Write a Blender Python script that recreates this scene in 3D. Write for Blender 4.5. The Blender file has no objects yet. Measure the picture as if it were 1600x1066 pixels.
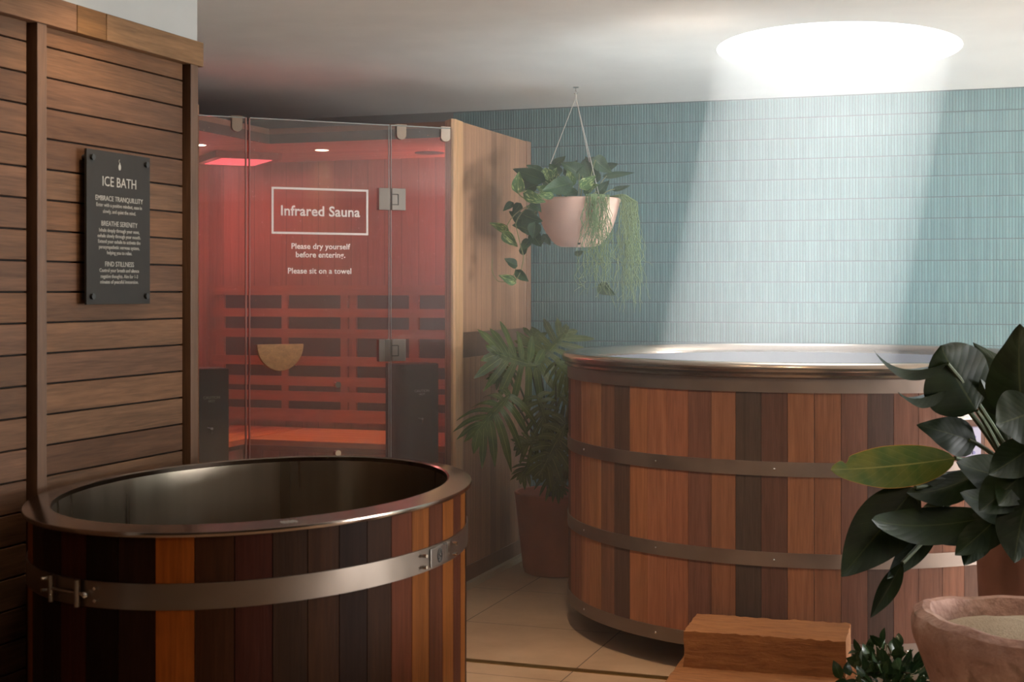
import bpy, math, random
from mathutils import Vector, Matrix
import numpy as np

random.seed(7)
rng = np.random.RandomState(7)
S = bpy.context.scene
COL = S.collection
R = math.radians

# ------------------------------------------------------------------ camera
EYE = Vector((0.0, 0.0, 1.36))
YAW = R(19.4)
cam_d = bpy.data.cameras.new('camera')
cam = bpy.data.objects.new('camera', cam_d)
COL.objects.link(cam)
cam.location = EYE
cam.rotation_euler = (R(90), 0, YAW)
cam_d.sensor_width = 36.0
cam_d.lens = 36.0 * 2260 / 1600
cam_d.shift_y = -78 / 1600
cam_d.clip_start = 0.05
cam_d.dof.use_dof = True
cam_d.dof.focus_distance = 6.3
cam_d.dof.aperture_fstop = 7.0
S.camera = cam

# ------------------------------------------------------------------ light and exposure
S.view_settings.view_transform = 'Standard'
S.view_settings.look = 'None'
S.view_settings.gamma = 1.0
S.view_settings.exposure = 0.0
S.view_settings.use_curve_mapping = False
cy = S.cycles
cy.use_denoising = True
cy.use_adaptive_sampling = False
cy.max_bounces = 12
cy.diffuse_bounces = 5
cy.glossy_bounces = 4
cy.transmission_bounces = 8
cy.transparent_max_bounces = 16
cy.volume_bounces = 1
cy.sample_clamp_indirect = 120.0
cy.caustics_reflective = True
cy.caustics_refractive = False
cy.blur_glossy = 0.0

world = bpy.data.worlds.new('sky')
S.world = world
world.use_nodes = True
world.node_tree.nodes['Background'].inputs[0].default_value = (0.86, 0.94, 1.0, 1)
world.node_tree.nodes['Background'].inputs[1].default_value = 5.0


def lamp(name, kind, loc, aim, energy, color, **kw):
    d = bpy.data.lights.new(name, kind)
    d.energy = energy
    d.color = color
    for k, v in kw.items():
        setattr(d, k, v)
    o = bpy.data.objects.new(name, d)
    COL.objects.link(o)
    o.location = loc
    v = Vector(aim)
    o.rotation_euler = v.to_track_quat('-Z', 'Y').to_euler()
    return o


SUN_DIR = Vector((-0.17, -0.13, -1.0)).normalized()
lamp('sun', 'SUN', (-0.3, 6.2, 6.0), SUN_DIR, 60.0, (1.0, 0.98, 0.95), angle=R(1.2))
# added fill: unseen area lamp at the right-hand wall, brightens ceiling and room
lamp('right_fill', 'AREA', (4.90, 5.85, 1.15), (-1, -0.12, 0.55), 660.0, (0.98, 0.98, 0.97), shape='RECTANGLE', size=2.2, size_y=1.5)
lamp('added_wall_spot', 'SPOT', (-2.12, 3.35, 2.28), (-0.42, 0.05, -1), 18.0, (1.0, 0.78, 0.55), spot_size=R(110), spot_blend=0.9, shadow_soft_size=0.04)  # added unseen spot, makes the clad wall fade from top to bottom
lamp('added_floor_spot', 'SPOT', (-1.25, 4.2, 2.29), (-0.36, 0.88, -2.3), 60.0, (1.0, 0.76, 0.52), spot_size=R(58), spot_blend=0.9, shadow_soft_size=0.05)  # added unseen spot to brighten the floor
# warm downlights in the ceiling on this side of the tubs
lamp('downlight_step', 'SPOT', (-0.75, 4.0, 2.29), (0, 0.28, -1), 44.0, (1.0, 0.70, 0.42), spot_size=R(70), spot_blend=0.8, shadow_soft_size=0.05)
lamp('downlight_aisle', 'SPOT', (-0.2, 1.2, 2.29), (0, 0.1, -1), 40.0, (1.0, 0.75, 0.52), spot_size=R(150), spot_blend=0.7, shadow_soft_size=0.08)


# ------------------------------------------------------------------ helpers
def srgb(r, g, b):
    f = lambda v: (v / 255 / 12.92) if v / 255 <= 0.04045 else ((v / 255 + 0.055) / 1.055) ** 2.4
    return (f(r), f(g), f(b), 1.0)


class NT:
    """Small node tree writer."""
    def __init__(self, name):
        self.m = bpy.data.materials.new(name)
        self.m.use_nodes = True
        self.t = self.m.node_tree
        self.t.nodes.clear()
        self.out = self.t.nodes.new('ShaderNodeOutputMaterial')

    def n(self, kind, ins=None, **props):
        nd = self.t.nodes.new(kind)
        for k, v in props.items():
            setattr(nd, k, v)
        for k, v in (ins or {}).items():
            self.set(nd.inputs[k], v)
        return nd

    def set(self, sock, v):
        if hasattr(v, 'is_output') or isinstance(v, bpy.types.NodeSocket):
            self.t.links.new(v, sock)
        elif isinstance(v, bpy.types.Node):
            self.t.links.new(v.outputs[0], sock)
        elif isinstance(v, tuple) and len(v) == 4 and sock.type == 'VECTOR':
            sock.default_value = v[:3]
        else:
            sock.default_value = v

    def math(self, op, a, b=None, c=None, clamp=False):
        nd = self.t.nodes.new('ShaderNodeMath')
        nd.operation = op
        nd.use_clamp = clamp
        self.set(nd.inputs[0], a)
        if b is not None:
            self.set(nd.inputs[1], b)
        if c is not None:
            self.set(nd.inputs[2], c)
        return nd.outputs[0]

    def mix(self, fac, a, b, blend='MIX'):
        nd = self.t.nodes.new('ShaderNodeMix')
        nd.data_type = 'RGBA'
        nd.blend_type = blend
        self.set(nd.inputs[0], fac)
        self.set(nd.inputs[6], a)
        self.set(nd.inputs[7], b)
        return nd.outputs[2]

    def ramp(self, fac, stops):
        nd = self.t.nodes.new('ShaderNodeValToRGB')
        self.set(nd.inputs[0], fac)
        el = nd.color_ramp.elements
        el[0].position, el[0].color = stops[0]
        el[1].position, el[1].color = stops[1]
        for p, c in stops[2:]:
            e = el.new(p)
            e.color = c
        return nd.outputs[0]

    def maprange(self, v, a, b, c, d):
        nd = self.t.nodes.new('ShaderNodeMapRange')
        for i, x in enumerate((v, a, b, c, d)):
            self.set(nd.inputs[i], x)
        return nd.outputs[0]

    def scale_rgb(self, col, fac):
        nd = self.t.nodes.new('ShaderNodeVectorMath')
        nd.operation = 'SCALE'
        self.set(nd.inputs[0], col)
        self.set(nd.inputs['Scale'], fac)
        return nd.outputs[0]

    def bsdf(self, color, rough=0.5, metal=0.0, spec=0.5, bump=None, bump_s=0.2, bump_d=0.01, **extra):
        b = self.t.nodes.new('ShaderNodeBsdfPrincipled')
        self.set(b.inputs['Base Color'], color)
        self.set(b.inputs['Roughness'], rough)
        self.set(b.inputs['Metallic'], metal)
        self.set(b.inputs['Specular IOR Level'], spec)
        for k, v in extra.items():
            self.set(b.inputs[k], v)
        if bump is not None:
            bp = self.n('ShaderNodeBump', {'Height': bump, 'Strength': bump_s, 'Distance': bump_d})
            self.t.links.new(bp.outputs[0], b.inputs['Normal'])
        return b

    def done(self, shader, volume=None):
        if shader is not None:
            self.set(self.out.inputs['Surface'], shader)
        if volume is not None:
            self.set(self.out.inputs['Volume'], volume)
        return self.m


def plain(name, color, rough=0.5, metal=0.0, spec=0.5, noise=0.0, nscale=8.0, bump=0.0):
    t = NT(name)
    co = t.n('ShaderNodeTexCoord').outputs['Object']
    col = color
    bh = None
    if noise or bump:
        nz = t.n('ShaderNodeTexNoise', {'Vector': co, 'Scale': nscale, 'Detail': 6.0}).outputs[0]
        col = t.scale_rgb(color, t.maprange(nz, 0.3, 0.7, 1 - noise, 1 + noise))
        bh = nz if bump else None
    return t.done(t.bsdf(col, rough, metal, spec, bump=bh, bump_s=bump))


def wood(name, grain='z', seam=None, width=0.09, base=None, rough=0.5, contrast=0.35, var=0.3, seam_w=0.03, spec=0.35):
    """Timber with the grain along one axis; seam = the axis across which boards change; base None = the object's own colour."""
    t = NT(name)
    tc = t.n('ShaderNodeTexCoord')
    info = t.n('ShaderNodeObjectInfo')
    sep = t.n('ShaderNodeSeparateXYZ', {0: tc.outputs['Object']})
    ax = {'x': 0, 'y': 1, 'z': 2}
    rnd = info.outputs['Random']
    seam_mask = None
    if seam:
        q = t.math('DIVIDE', sep.outputs[ax[seam]], width)
        idx = t.math('FLOOR', q)
        fr = t.math('SUBTRACT', q, idx)
        wn = t.n('ShaderNodeTexWhiteNoise', {'W': t.math('ADD', idx, 0.37)}, noise_dimensions='1D')
        rnd = wn.outputs[0]
        seam_mask = t.math('LESS_THAN', fr, seam_w)
    off = t.math('MULTIPLY', rnd, 37.0)
    k = [1.0, 1.0, 1.0]
    k[ax[grain]] = 0.055
    comb = t.n('ShaderNodeCombineXYZ', {0: t.math('MULTIPLY_ADD', sep.outputs[0], k[0], off),
                                        1: t.math('MULTIPLY_ADD', sep.outputs[1], k[1], off),
                                        2: t.math('MULTIPLY_ADD', sep.outputs[2], k[2], off)})
    n1 = t.n('ShaderNodeTexNoise', {'Vector': comb, 'Scale': 38.0, 'Detail': 5.0, 'Roughness': 0.6, 'Distortion': 0.8}).outputs[0]
    n2 = t.n('ShaderNodeTexNoise', {'Vector': comb, 'Scale': 210.0, 'Detail': 3.0}).outputs[0]
    g = t.math('ADD', t.math('MULTIPLY', n1, 0.65), t.math('MULTIPLY', n2, 0.35))
    f = t.maprange(g, 0.32, 0.68, 1 - contrast, 1 + contrast)
    f = t.math('MULTIPLY', f, t.maprange(rnd, 0.0, 1.0, 1 - var, 1 + var))
    col = t.scale_rgb(base if base else info.outputs['Color'], f)
    bh = g
    if seam_mask is not None:
        col = t.mix(seam_mask, col, t.scale_rgb(col, 0.3))
        bh = t.math('SUBTRACT', g, t.math('MULTIPLY', seam_mask, 3.0))
    return t.done(t.bsdf(col, rough, 0.0, spec, bump=bh, bump_s=0.25, bump_d=0.003))


def steel(name, color, rough=0.3, grain='z', streak=0.12, aniso=0.0):
    t = NT(name)
    co = t.n('ShaderNodeTexCoord').outputs['Object']
    sc = {'x': (0.3, 6, 6), 'y': (6, 0.3, 6), 'z': (6, 6, 0.3), 'n': (3, 3, 3)}[grain]
    mp = t.n('ShaderNodeMapping', {'Vector': co, 'Scale': sc})
    nz = t.n('ShaderNodeTexNoise', {'Vector': mp, 'Scale': 3.0, 'Detail': 4.0}).outputs[0]
    col = t.scale_rgb(color, t.maprange(nz, 0.3, 0.7, 1 - streak, 1 + streak))
    rg = t.maprange(nz, 0.3, 0.7, rough * 0.85, rough * 1.15)
    return t.done(t.bsdf(col, rg, 1.0))


def tile_wall():
    """Upright glazed finger tiles, 14 mm by 100 mm."""
    t = NT('glazed_finger_tiles')
    co = t.n('ShaderNodeTexCoord').outputs['Object']
    sep = t.n('ShaderNodeSeparateXYZ', {0: co})
    u = t.math('DIVIDE', sep.outputs[0], 0.0140)
    v = t.math('DIVIDE', sep.outputs[2], 0.1003)
    iu, iv = t.math('FLOOR', u), t.math('FLOOR', v)
    fu, fv = t.math('SUBTRACT', u, iu), t.math('SUBTRACT', v, iv)
    a = t.math('ABSOLUTE', t.math('SUBTRACT', fu, 0.5))
    b = t.math('ABSOLUTE', t.math('SUBTRACT', fv, 0.5))
    round_u = t.math('SUBTRACT', 1.0, t.math('POWER', t.math('MULTIPLY', a, 2.0), 3.0))
    round_v = t.math('SUBTRACT', 1.0, t.math('POWER', t.math('MULTIPLY', b, 2.0), 24.0))
    h = t.math('MULTIPLY', round_u, round_v)
    grout = t.math('MAXIMUM', t.math('GREATER_THAN', a, 0.425), t.math('GREATER_THAN', b, 0.478))
    wn = t.n('ShaderNodeTexWhiteNoise', {'Vector': t.n('ShaderNodeCombineXYZ', {0: iu, 1: iv})}, noise_dimensions='3D')
    col = t.ramp(wn.outputs[0], [(0.0, srgb(98, 140, 143)), (1.0, srgb(114, 156, 158)), (0.5, srgb(106, 148, 150))])
    col = t.mix(grout, col, srgb(72, 96, 98))
    tilt = t.n('ShaderNodeTexNoise', {'Vector': co, 'Scale': 1.5}).outputs[0]
    h2 = t.math('ADD', h, t.math('MULTIPLY', t.math('MULTIPLY', wn.outputs[0], fv), 0.08))
    rough = t.mix(grout, (0.16, 0.16, 0.16, 1), (0.8, 0.8, 0.8, 1))
    return t.done(t.bsdf(col, rough, 0.0, 0.5, bump=h2, bump_s=0.6, bump_d=0.003))


def floor_mat():
    """Large pale porcelain tiles with fine joints; the courses shift at the metal strip."""
    t = NT('porcelain_floor')
    co = t.n('ShaderNodeTexCoord').outputs['Object']
    sep = t.n('ShaderNodeSeparateXYZ', {0: co})
    x = t.math('DIVIDE', t.math('ADD', sep.outputs[0], 1.512), 0.645)
    back = t.math('GREATER_THAN', sep.outputs[1], 4.96)
    yo = t.math('ADD', t.math('MULTIPLY', back, 5.557), t.math('MULTIPLY', t.math('SUBTRACT', 1.0, back), 4.811))
    y = t.math('DIVIDE', t.math('SUBTRACT', sep.outputs[1], yo), 0.645)
    jx = t.math('ABSOLUTE', t.math('SUBTRACT', t.math('FRACT', t.math('ADD', x, 0.5)), 0.5))
    jy = t.math('ABSOLUTE', t.math('SUBTRACT', t.math('FRACT', t.math('ADD', y, 0.5)), 0.5))
    j = t.math('LESS_THAN', t.math('MINIMUM', jx, jy), 0.0035)
    n1 = t.n('ShaderNodeTexNoise', {'Vector': co, 'Scale': 3.0, 'Detail': 8.0, 'Roughness': 0.65}).outputs[0]
    col = t.ramp(n1, [(0.3, srgb(172, 142, 114)), (0.72, srgb(202, 172, 142))])
    col = t.mix(j, col, srgb(92, 76, 62))
    return t.done(t.bsdf(col, 0.5, 0.0, 0.4, bump=t.math('SUBTRACT', n1, j), bump_s=0.08, bump_d=0.004))


def leaf_mat(name, c1, c2, rib, rough=0.32, trans=0.2, variegated=None, veins=9.0, edge=None):
    t = NT(name)
    uv = t.n('ShaderNodeUVMap').outputs[0]
    sep = t.n('ShaderNodeSeparateXYZ', {0: uv})
    info = t.n('ShaderNodeObjectInfo')
    co = t.n('ShaderNodeTexCoord').outputs['Object']
    n1 = t.n('ShaderNodeTexNoise', {'Vector': co, 'Scale': 14.0, 'Detail': 4.0}).outputs[0]
    col = t.mix(t.maprange(n1, 0.35, 0.65, 0.0, 1.0), c1, c2)
    d = t.math('ABSOLUTE', t.math('SUBTRACT', sep.outputs[0], 0.5))
    if variegated:
        mp = t.n('ShaderNodeMapping', {'Vector': uv, 'Scale': (7.0, 2.2, 1.0)})
        nv = t.n('ShaderNodeTexNoise', {'Vector': t.n('ShaderNodeVectorMath', {0: mp.outputs[0], 1: t.scale_rgb(co, 6.0)}, operation='ADD').outputs[0], 'Scale': 1.6, 'Detail': 5.0}).outputs[0]
        col = t.mix(t.maprange(nv, 0.54, 0.62, 0.0, 1.0), col, variegated)
    vein = t.math('ABSOLUTE', t.math('SINE', t.math('MULTIPLY', t.math('SUBTRACT', sep.outputs[1], t.math('MULTIPLY', d, 0.55)), veins * 3.1416)))
    vm = t.math('LESS_THAN', vein, 0.1)
    col = t.mix(t.math('MULTIPLY', vm, 0.25), col, rib)
    col = t.mix(t.math('LESS_THAN', d, 0.016), col, rib)
    if edge:
        col = t.mix(t.math('GREATER_THAN', d, 0.485), col, edge)
    b = t.bsdf(col, rough, 0.0, 0.22, bump=vein, bump_s=0.08, bump_d=0.003)
    tr = t.n('ShaderNodeBsdfTranslucent', {'Color': t.scale_rgb(col, 1.6)})
    mx = t.n('ShaderNodeMixShader', {0: trans, 1: b.outputs[0], 2: tr.outputs[0]})
    return t.done(mx.outputs[0])


def glass_mat(name, tint, refl=1.0, veil=0.0):
    t = NT(name)
    fr = t.n('ShaderNodeFresnel', {'IOR': 1.5}).outputs[0]
    tr = t.n('ShaderNodeBsdfTransparent', {'Color': tint})
    gl = t.n('ShaderNodeBsdfGlossy', {'Color': (0.9, 0.92, 0.92, 1), 'Roughness': 0.02})
    mx = t.n('ShaderNodeMixShader', {0: t.math('MULTIPLY', fr, refl), 1: tr.outputs[0], 2: gl.outputs[0]})
    if veil:  # pale diffuse mixed into the glass stands in for haze, lifts the darks
        df = t.n('ShaderNodeBsdfDiffuse', {'Color': (0.75, 0.74, 0.7, 1)})
        mx = t.n('ShaderNodeMixShader', {0: veil, 1: mx.outputs[0], 2: df.outputs[0]})
    return t.done(mx.outputs[0])


def emit_mat(name, color, strength):
    t = NT(name)
    return t.done(t.n('ShaderNodeEmission', {'Color': color, 'Strength': strength}).outputs[0])


class MB:
    """Collects vertices and faces, then links them as one mesh object."""
    def __init__(self):
        self.v, self.f, self.uv = [], [], {}

    def face(self, idx, uv=None):
        if uv:
            self.uv[len(self.f)] = uv
        self.f.append(idx)

    def obox(self, c, ax, ay, az):
        c, ax, ay, az = Vector(c), Vector(ax), Vector(ay), Vector(az)
        b = len(self.v)
        for sz in (-1, 1):
            for sx, sy in ((-1, -1), (1, -1), (1, 1), (-1, 1)):
                self.v.append(c + ax * sx + ay * sy + az * sz)
        for q in ((3, 2, 1, 0), (4, 5, 6, 7), (0, 1, 5, 4), (1, 2, 6, 5), (2, 3, 7, 6), (3, 0, 4, 7)):
            self.f.append([b + i for i in q])
        return self

    def box(self, x0, x1, y0, y1, z0, z1):
        return self.obox(((x0 + x1) / 2, (y0 + y1) / 2, (z0 + z1) / 2), (abs(x1 - x0) / 2, 0, 0), (0, abs(y1 - y0) / 2, 0), (0, 0, abs(z1 - z0) / 2))

    def prism(self, pts, d):
        """Polygon pts (3-D, counter-clockwise seen from +d) pushed along d."""
        b = len(self.v)
        n = len(pts)
        d = Vector(d)
        self.v += [Vector(p) for p in pts] + [Vector(p) + d for p in pts]
        self.f.append([b + n + i for i in range(n)])
        self.f.append([b + i for i in reversed(range(n))])
        for i in range(n):
            j = (i + 1) % n
            self.f.append([b + i, b + j, b + n + j, b + n + i])
        return self

    def tube(self, pts, r, n=8, caps=True):
        pts = [Vector(p) for p in pts]
        m = len(pts)
        rs = r if isinstance(r, (list, tuple)) else [r] * m
        b = len(self.v)
        up = None
        for i, p in enumerate(pts):
            d = (pts[min(i + 1, m - 1)] - pts[max(i - 1, 0)])
            d = d.normalized() if d.length > 1e-9 else Vector((0, 0, 1))
            if up is None:
                up = Vector((0, 0, 1)) if abs(d.z) < 0.9 else Vector((1, 0, 0))
            s = d.cross(up)
            s = s.normalized() if s.length > 1e-6 else d.orthogonal().normalized()
            up = s.cross(d).normalized()
            for k in range(n):
                a = 2 * math.pi * k / n
                self.v.append(p + (s * math.cos(a) + up * math.sin(a)) * rs[i])
        for i in range(m - 1):
            for k in range(n):
                k2 = (k + 1) % n
                self.f.append([b + i * n + k, b + i * n + k2, b + (i + 1) * n + k2, b + (i + 1) * n + k])
        if caps:
            self.f.append([b + k for k in reversed(range(n))])
            self.f.append([b + (m - 1) * n + k for k in range(n)])
        return self

    def lathe(self, prof, n=64, c=(0, 0), warp=None, close=False):
        """Profile of (r, z) turned about z at c; warp(angle, r, z) -> point for ovals and rough stone."""
        b = len(self.v)
        m = len(prof)
        for k in range(n):
            a = 2 * math.pi * k / n
            for r, z in prof:
                self.v.append(Vector(warp(a, r, z)) if warp else Vector((c[0] + r * math.cos(a), c[1] + r * math.sin(a), z)))
        for k in range(n):
            k2 = (k + 1) % n
            for i in range(m if close else m - 1):
                i2 = (i + 1) % m
                self.f.append([b + k * m + i, b + k2 * m + i, b + k2 * m + i2, b + k * m + i2])
        return self

    def disc(self, c, r, ax, ay, n=24, depth=None):
        c, ax, ay = Vector(c), Vector(ax), Vector(ay)
        pts = [c + ax * (r * math.cos(2 * math.pi * k / n)) + ay * (r * math.sin(2 * math.pi * k / n)) for k in range(n)]
        if depth is not None:
            return self.prism(pts, ax.cross(ay).normalized() * depth)
        b = len(self.v)
        self.v += pts
        self.f.append([b + k for k in range(n)])
        return self

    def sheet(self, P):
        """Grid P[i][j] with UVs: u across, v along."""
        b = len(self.v)
        ni, nj = len(P), len(P[0])
        for row in P:
            self.v += [Vector(p) for p in row]
        for i in range(ni - 1):
            for j in range(nj - 1):
                q = [(i, j), (i, j + 1), (i + 1, j + 1), (i + 1, j)]
                self.face([b + a * nj + c for a, c in q], [(c / (nj - 1), a / (ni - 1)) for a, c in q])
        return self

    def ball(self, c, r, n=10):
        c = Vector(c)
        prof = [(r * math.sin(math.pi * i / n), -r * math.cos(math.pi * i / n)) for i in range(n + 1)]
        return self.lathe(prof, 2 * n, warp=lambda a, rr, z: (c.x + rr * math.cos(a), c.y + rr * math.sin(a), c.z + z))

    def build(self, name, mat, parent=None, smooth=False, color=None, bevel=0.0, solid=0.0):
        o0 = WORLD_LOC.get(parent.name, Vector((0, 0, 0))) if parent else Vector((0, 0, 0))
        me = bpy.data.meshes.new(name)
        me.from_pydata([tuple(v - o0) for v in self.v], [], self.f)
        if self.uv:
            uvl = me.uv_layers.new(name='UVMap')
            for fi, co in self.uv.items():
                p = me.polygons[fi]
                for li, c in zip(p.loop_indices, co):
                    uvl.data[li].uv = c
        me.materials.append(mat)
        if smooth:
            me.polygons.foreach_set('use_smooth', [True] * len(me.polygons))
            me.set_sharp_from_angle(angle=R(40))
        me.update()
        o = bpy.data.objects.new(name, me)
        COL.objects.link(o)
        if parent:
            o.parent = parent
        WORLD_LOC[o.name] = o0
        if color:
            o.color = color
        if bevel:
            md = o.modifiers.new('bevel', 'BEVEL')
            md.width = bevel
            md.segments = 2
            md.limit_method = 'ANGLE'
            md.angle_limit = R(50)
        if solid:
            md = o.modifiers.new('thickness', 'SOLIDIFY')
            md.thickness = solid
            md.offset = 0
        return o


WORLD_LOC = {}


def tag(o, label=None, cat=None, group=None, kind=None):
    if label:
        o['label'] = label
    if cat:
        o['category'] = cat
    if group:
        o['group'] = group
    if kind:
        o['kind'] = kind
    return o


def thing(name, loc, label, cat, group=None):
    o = bpy.data.objects.new(name, None)
    o.empty_display_size = 0.05
    COL.objects.link(o)
    o.location = loc
    WORLD_LOC[o.name] = Vector(loc)
    return tag(o, label, cat, group)


def lettering(name, lines, mat, parent, origin, ex, ey, spread=1.0, weight=0.012):
    """lines: (text, cap height size, x, y) in the plane (origin, ex, ey); one mesh of raised letters."""
    o0 = WORLD_LOC.get(parent.name, Vector((0, 0, 0))) if parent else Vector((0, 0, 0))
    ex, ey = Vector(ex), Vector(ey)
    ez = ex.cross(ey)
    vs, fs = [], []
    for text, size, x, y in lines:
        cu = bpy.data.curves.new('letters', 'FONT')
        cu.body = text
        cu.size = size
        cu.align_x = 'CENTER'
        cu.align_y = 'CENTER'
        cu.space_character = spread
        cu.extrude = 0.0006
        cu.offset = weight * size
        cu.resolution_u = 3
        ob = bpy.data.objects.new('letters', cu)
        COL.objects.link(ob)
        dg = bpy.context.evaluated_depsgraph_get()
        me = bpy.data.meshes.new_from_object(ob.evaluated_get(dg))
        b = len(vs)
        for v in me.vertices:
            p = Vector(origin) + ex * (x + v.co.x) + ey * (y + v.co.y) + ez * v.co.z
            vs.append(tuple(p - o0))
        fs += [[b + i for i in p.vertices] for p in me.polygons]
        bpy.data.objects.remove(ob)
        bpy.data.meshes.remove(me)
        bpy.data.curves.remove(cu)
    me = bpy.data.meshes.new(name)
    me.from_pydata(vs, [], fs)
    me.materials.append(mat)
    o = bpy.data.objects.new(name, me)
    COL.objects.link(o)
    if parent:
        o.parent = parent
    WORLD_LOC[o.name] = o0
    return o


CAM_R = Vector((math.cos(YAW), math.sin(YAW), 0))
CAM_F = Vector((-math.sin(YAW), math.cos(YAW), 0))


def at(px, py, dist):
    """The point of the place that stands dist metres away in the direction surveyed at (px, py) of the photograph."""
    return EYE + (CAM_R * ((px - 800) / 2260) + CAM_F - Vector((0, 0, 1)) * ((py - 455) / 2260)) * dist


# ------------------------------------------------------------------ materials
M = {}
M['plaster'] = plain('white_plaster', srgb(232, 231, 226), 0.85, 0, 0.2, 0.03, 5.0, 0.05)
M['plaster_grey'] = plain('grey_plaster', srgb(120, 122, 120), 0.9, 0, 0.2, 0.05, 4.0, 0.05)
M['dark_wall'] = plain('dark_brown_plaster', srgb(74, 62, 54), 0.9, 0, 0.2, 0.05, 4.0)
M['tiles'] = tile_wall()
M['floor'] = floor_mat()
M['stave'] = wood('cedar_staves', 'z', contrast=0.3, var=0.08, rough=0.55, spec=0.04)
M['board'] = wood('oiled_boards', 'y', contrast=0.42, var=0.14, rough=0.55, spec=0.2)
M['batten'] = wood('oiled_battens', 'z', contrast=0.3, var=0.08, rough=0.5)
M['cedar_v'] = wood('cedar_lining_across', 'z', 'x', 0.098, srgb(168, 108, 84), 0.5, 0.22, 0.12)
M['cedar_side'] = wood('cedar_side_slats', 'z', 'y', 0.068, srgb(164, 124, 96), 0.55, 0.2, 0.2, 0.03, 0.2)
M['cedar_y'] = wood('cedar_lining_along', 'z', 'y', 0.098, srgb(168, 108, 84), 0.5, 0.22, 0.12)
M['cedar_roof'] = wood('cedar_ceiling', 'x', 'y', 0.098, srgb(196, 132, 98), 0.5, 0.2, 0.1)
M['cedar'] = wood('cedar_plain', 'z', None, base=None, rough=0.45, contrast=0.22, var=0.06)
M['cedar_h'] = wood('cedar_rails', 'x', None, base=None, rough=0.45, contrast=0.22, var=0.06)
M['steel_dark'] = steel('aged_steel_hoops', srgb(150, 134, 124), 0.55, 'n', 0.14)
M['steel_rim'] = steel('polished_steel_rim', srgb(176, 160, 146), 0.2, 'n', 0.03)
M['steel_liner'] = plain('pale_liner', srgb(132, 130, 137), 0.4, 0.0, 0.5, 0.03, 4.0)
M['steel_brush'] = steel('brushed_steel', srgb(150, 142, 134), 0.3, 'z', 0.08)
M['chrome'] = plain('bright_chrome', srgb(220, 220, 218), 0.12, 1.0)
M['black'] = plain('black_carbon_panel', srgb(34, 33, 32), 0.45)
M['heater'] = plain('dark_heater_case', srgb(80, 68, 58), 0.5, 0.0, 0.25, 0.04, 60.0)
M['sign'] = plain('charcoal_sign_board', srgb(46, 42, 38), 0.55, 0.0, 0.2, 0.05, 20.0)
M['letters_grey'] = plain('pale_grey_letters', srgb(164, 160, 152), 0.6)
M['letters_white'] = plain('white_vinyl_letters', srgb(246, 240, 232), 0.6)
M['glass'] = glass_mat('veiled_glass', (0.95, 0.94, 0.93, 1), 0.8, 0.055)
M['glass_edge'] = plain('glass_edge', srgb(170, 180, 176), 0.15, 0, 0.8)
M['terracotta'] = plain('terracotta', srgb(168, 96, 70), 0.8, 0, 0.25, 0.16, 9.0, 0.1)
M['terracotta_pale'] = plain('pale_pink_terracotta', srgb(250, 206, 186), 0.75, 0, 0.25, 0.12, 6.0, 0.06)
M['clay_dark'] = plain('reeded_clay', srgb(128, 92, 80), 0.8, 0, 0.25, 0.1, 9.0, 0.1)
M['soil'] = plain('soil', srgb(50, 38, 30), 0.95, 0, 0.1, 0.4, 40.0, 0.5)
M['cord'] = plain('white_cord', srgb(210, 206, 196), 0.8)
M['brass'] = plain('dull_brass', srgb(150, 122, 72), 0.35, 0.8)
M['pale_edge'] = plain('pale_plinth', srgb(196, 186, 166), 0.5)
M['speaker'] = plain('dark_speaker_grille', srgb(40, 36, 34), 0.6)


def pal(*rgb):
    return srgb(*rgb)


def muted(rgb, gain, sat):
    g = sum(rgb) / 3
    return srgb(*[max(0, min(255, (g + (v - g) * sat) * gain)) for v in rgb])


# ------------------------------------------------------------------ the room
XL, XR, YF, YB, ZC = -4.60, 5.00, -2.60, 7.13, 2.31

tag(MB().box(XL, XR, YF, YB, -0.06, 0.0).build('floor', M['floor']), kind='structure')
tag(MB().box(-2.84, XR, YB, YB + 0.1, 0, ZC).build('wall_back', M['tiles']), kind='structure')
tag(MB().box(XL, -2.84, YB, YB + 0.1, 0, ZC).build('wall_back_plaster', M['plaster_grey']), kind='structure')
tag(MB().box(XR, XR + 0.1, YF, YB + 0.1, 0, ZC).build('wall_right', M['dark_wall']), kind='structure')
tag(MB().box(XL, XR, YF - 0.1, YF, 0, ZC).build('wall_front', M['dark_wall']), kind='structure')
tag(MB().box(XL - 0.1, XL, YF, YB + 0.1, 0, ZC).build('wall_far_left', M['plaster_grey']), kind='structure')

# ceiling with the oval opening of the skylight
SKC, SKA, SKB = (-0.678, 5.792), 0.468, 0.608
NS = 96
m = MB()
rim_pts, out_pts = [], []
for k in range(NS):
    a = 2 * math.pi * k / NS
    rim_pts.append((SKC[0] + SKA * math.cos(a), SKC[1] + SKB * math.sin(a)))
    c, s = math.cos(a), math.sin(a)
    tmax = min(((XR + 0.1 - SKC[0]) / c) if c > 1e-9 else ((XL - 0.1 - SKC[0]) / c if c < -1e-9 else 1e9),
               ((YB + 0.1 - SKC[1]) / s) if s > 1e-9 else ((YF - 0.1 - SKC[1]) / s if s < -1e-9 else 1e9))
    out_pts.append((SKC[0] + c * tmax, SKC[1] + s * tmax))
corners = {}
m.v += [Vector((x, y, ZC)) for x, y in rim_pts] + [Vector((x, y, ZC)) for x, y in out_pts]
cor = [(XR + 0.1, YB + 0.1), (XL - 0.1, YB + 0.1), (XL - 0.1, YF - 0.1), (XR + 0.1, YF - 0.1)]
cang = [math.atan2(y - SKC[1], x - SKC[0]) % (2 * math.pi) for x, y in cor]
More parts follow.
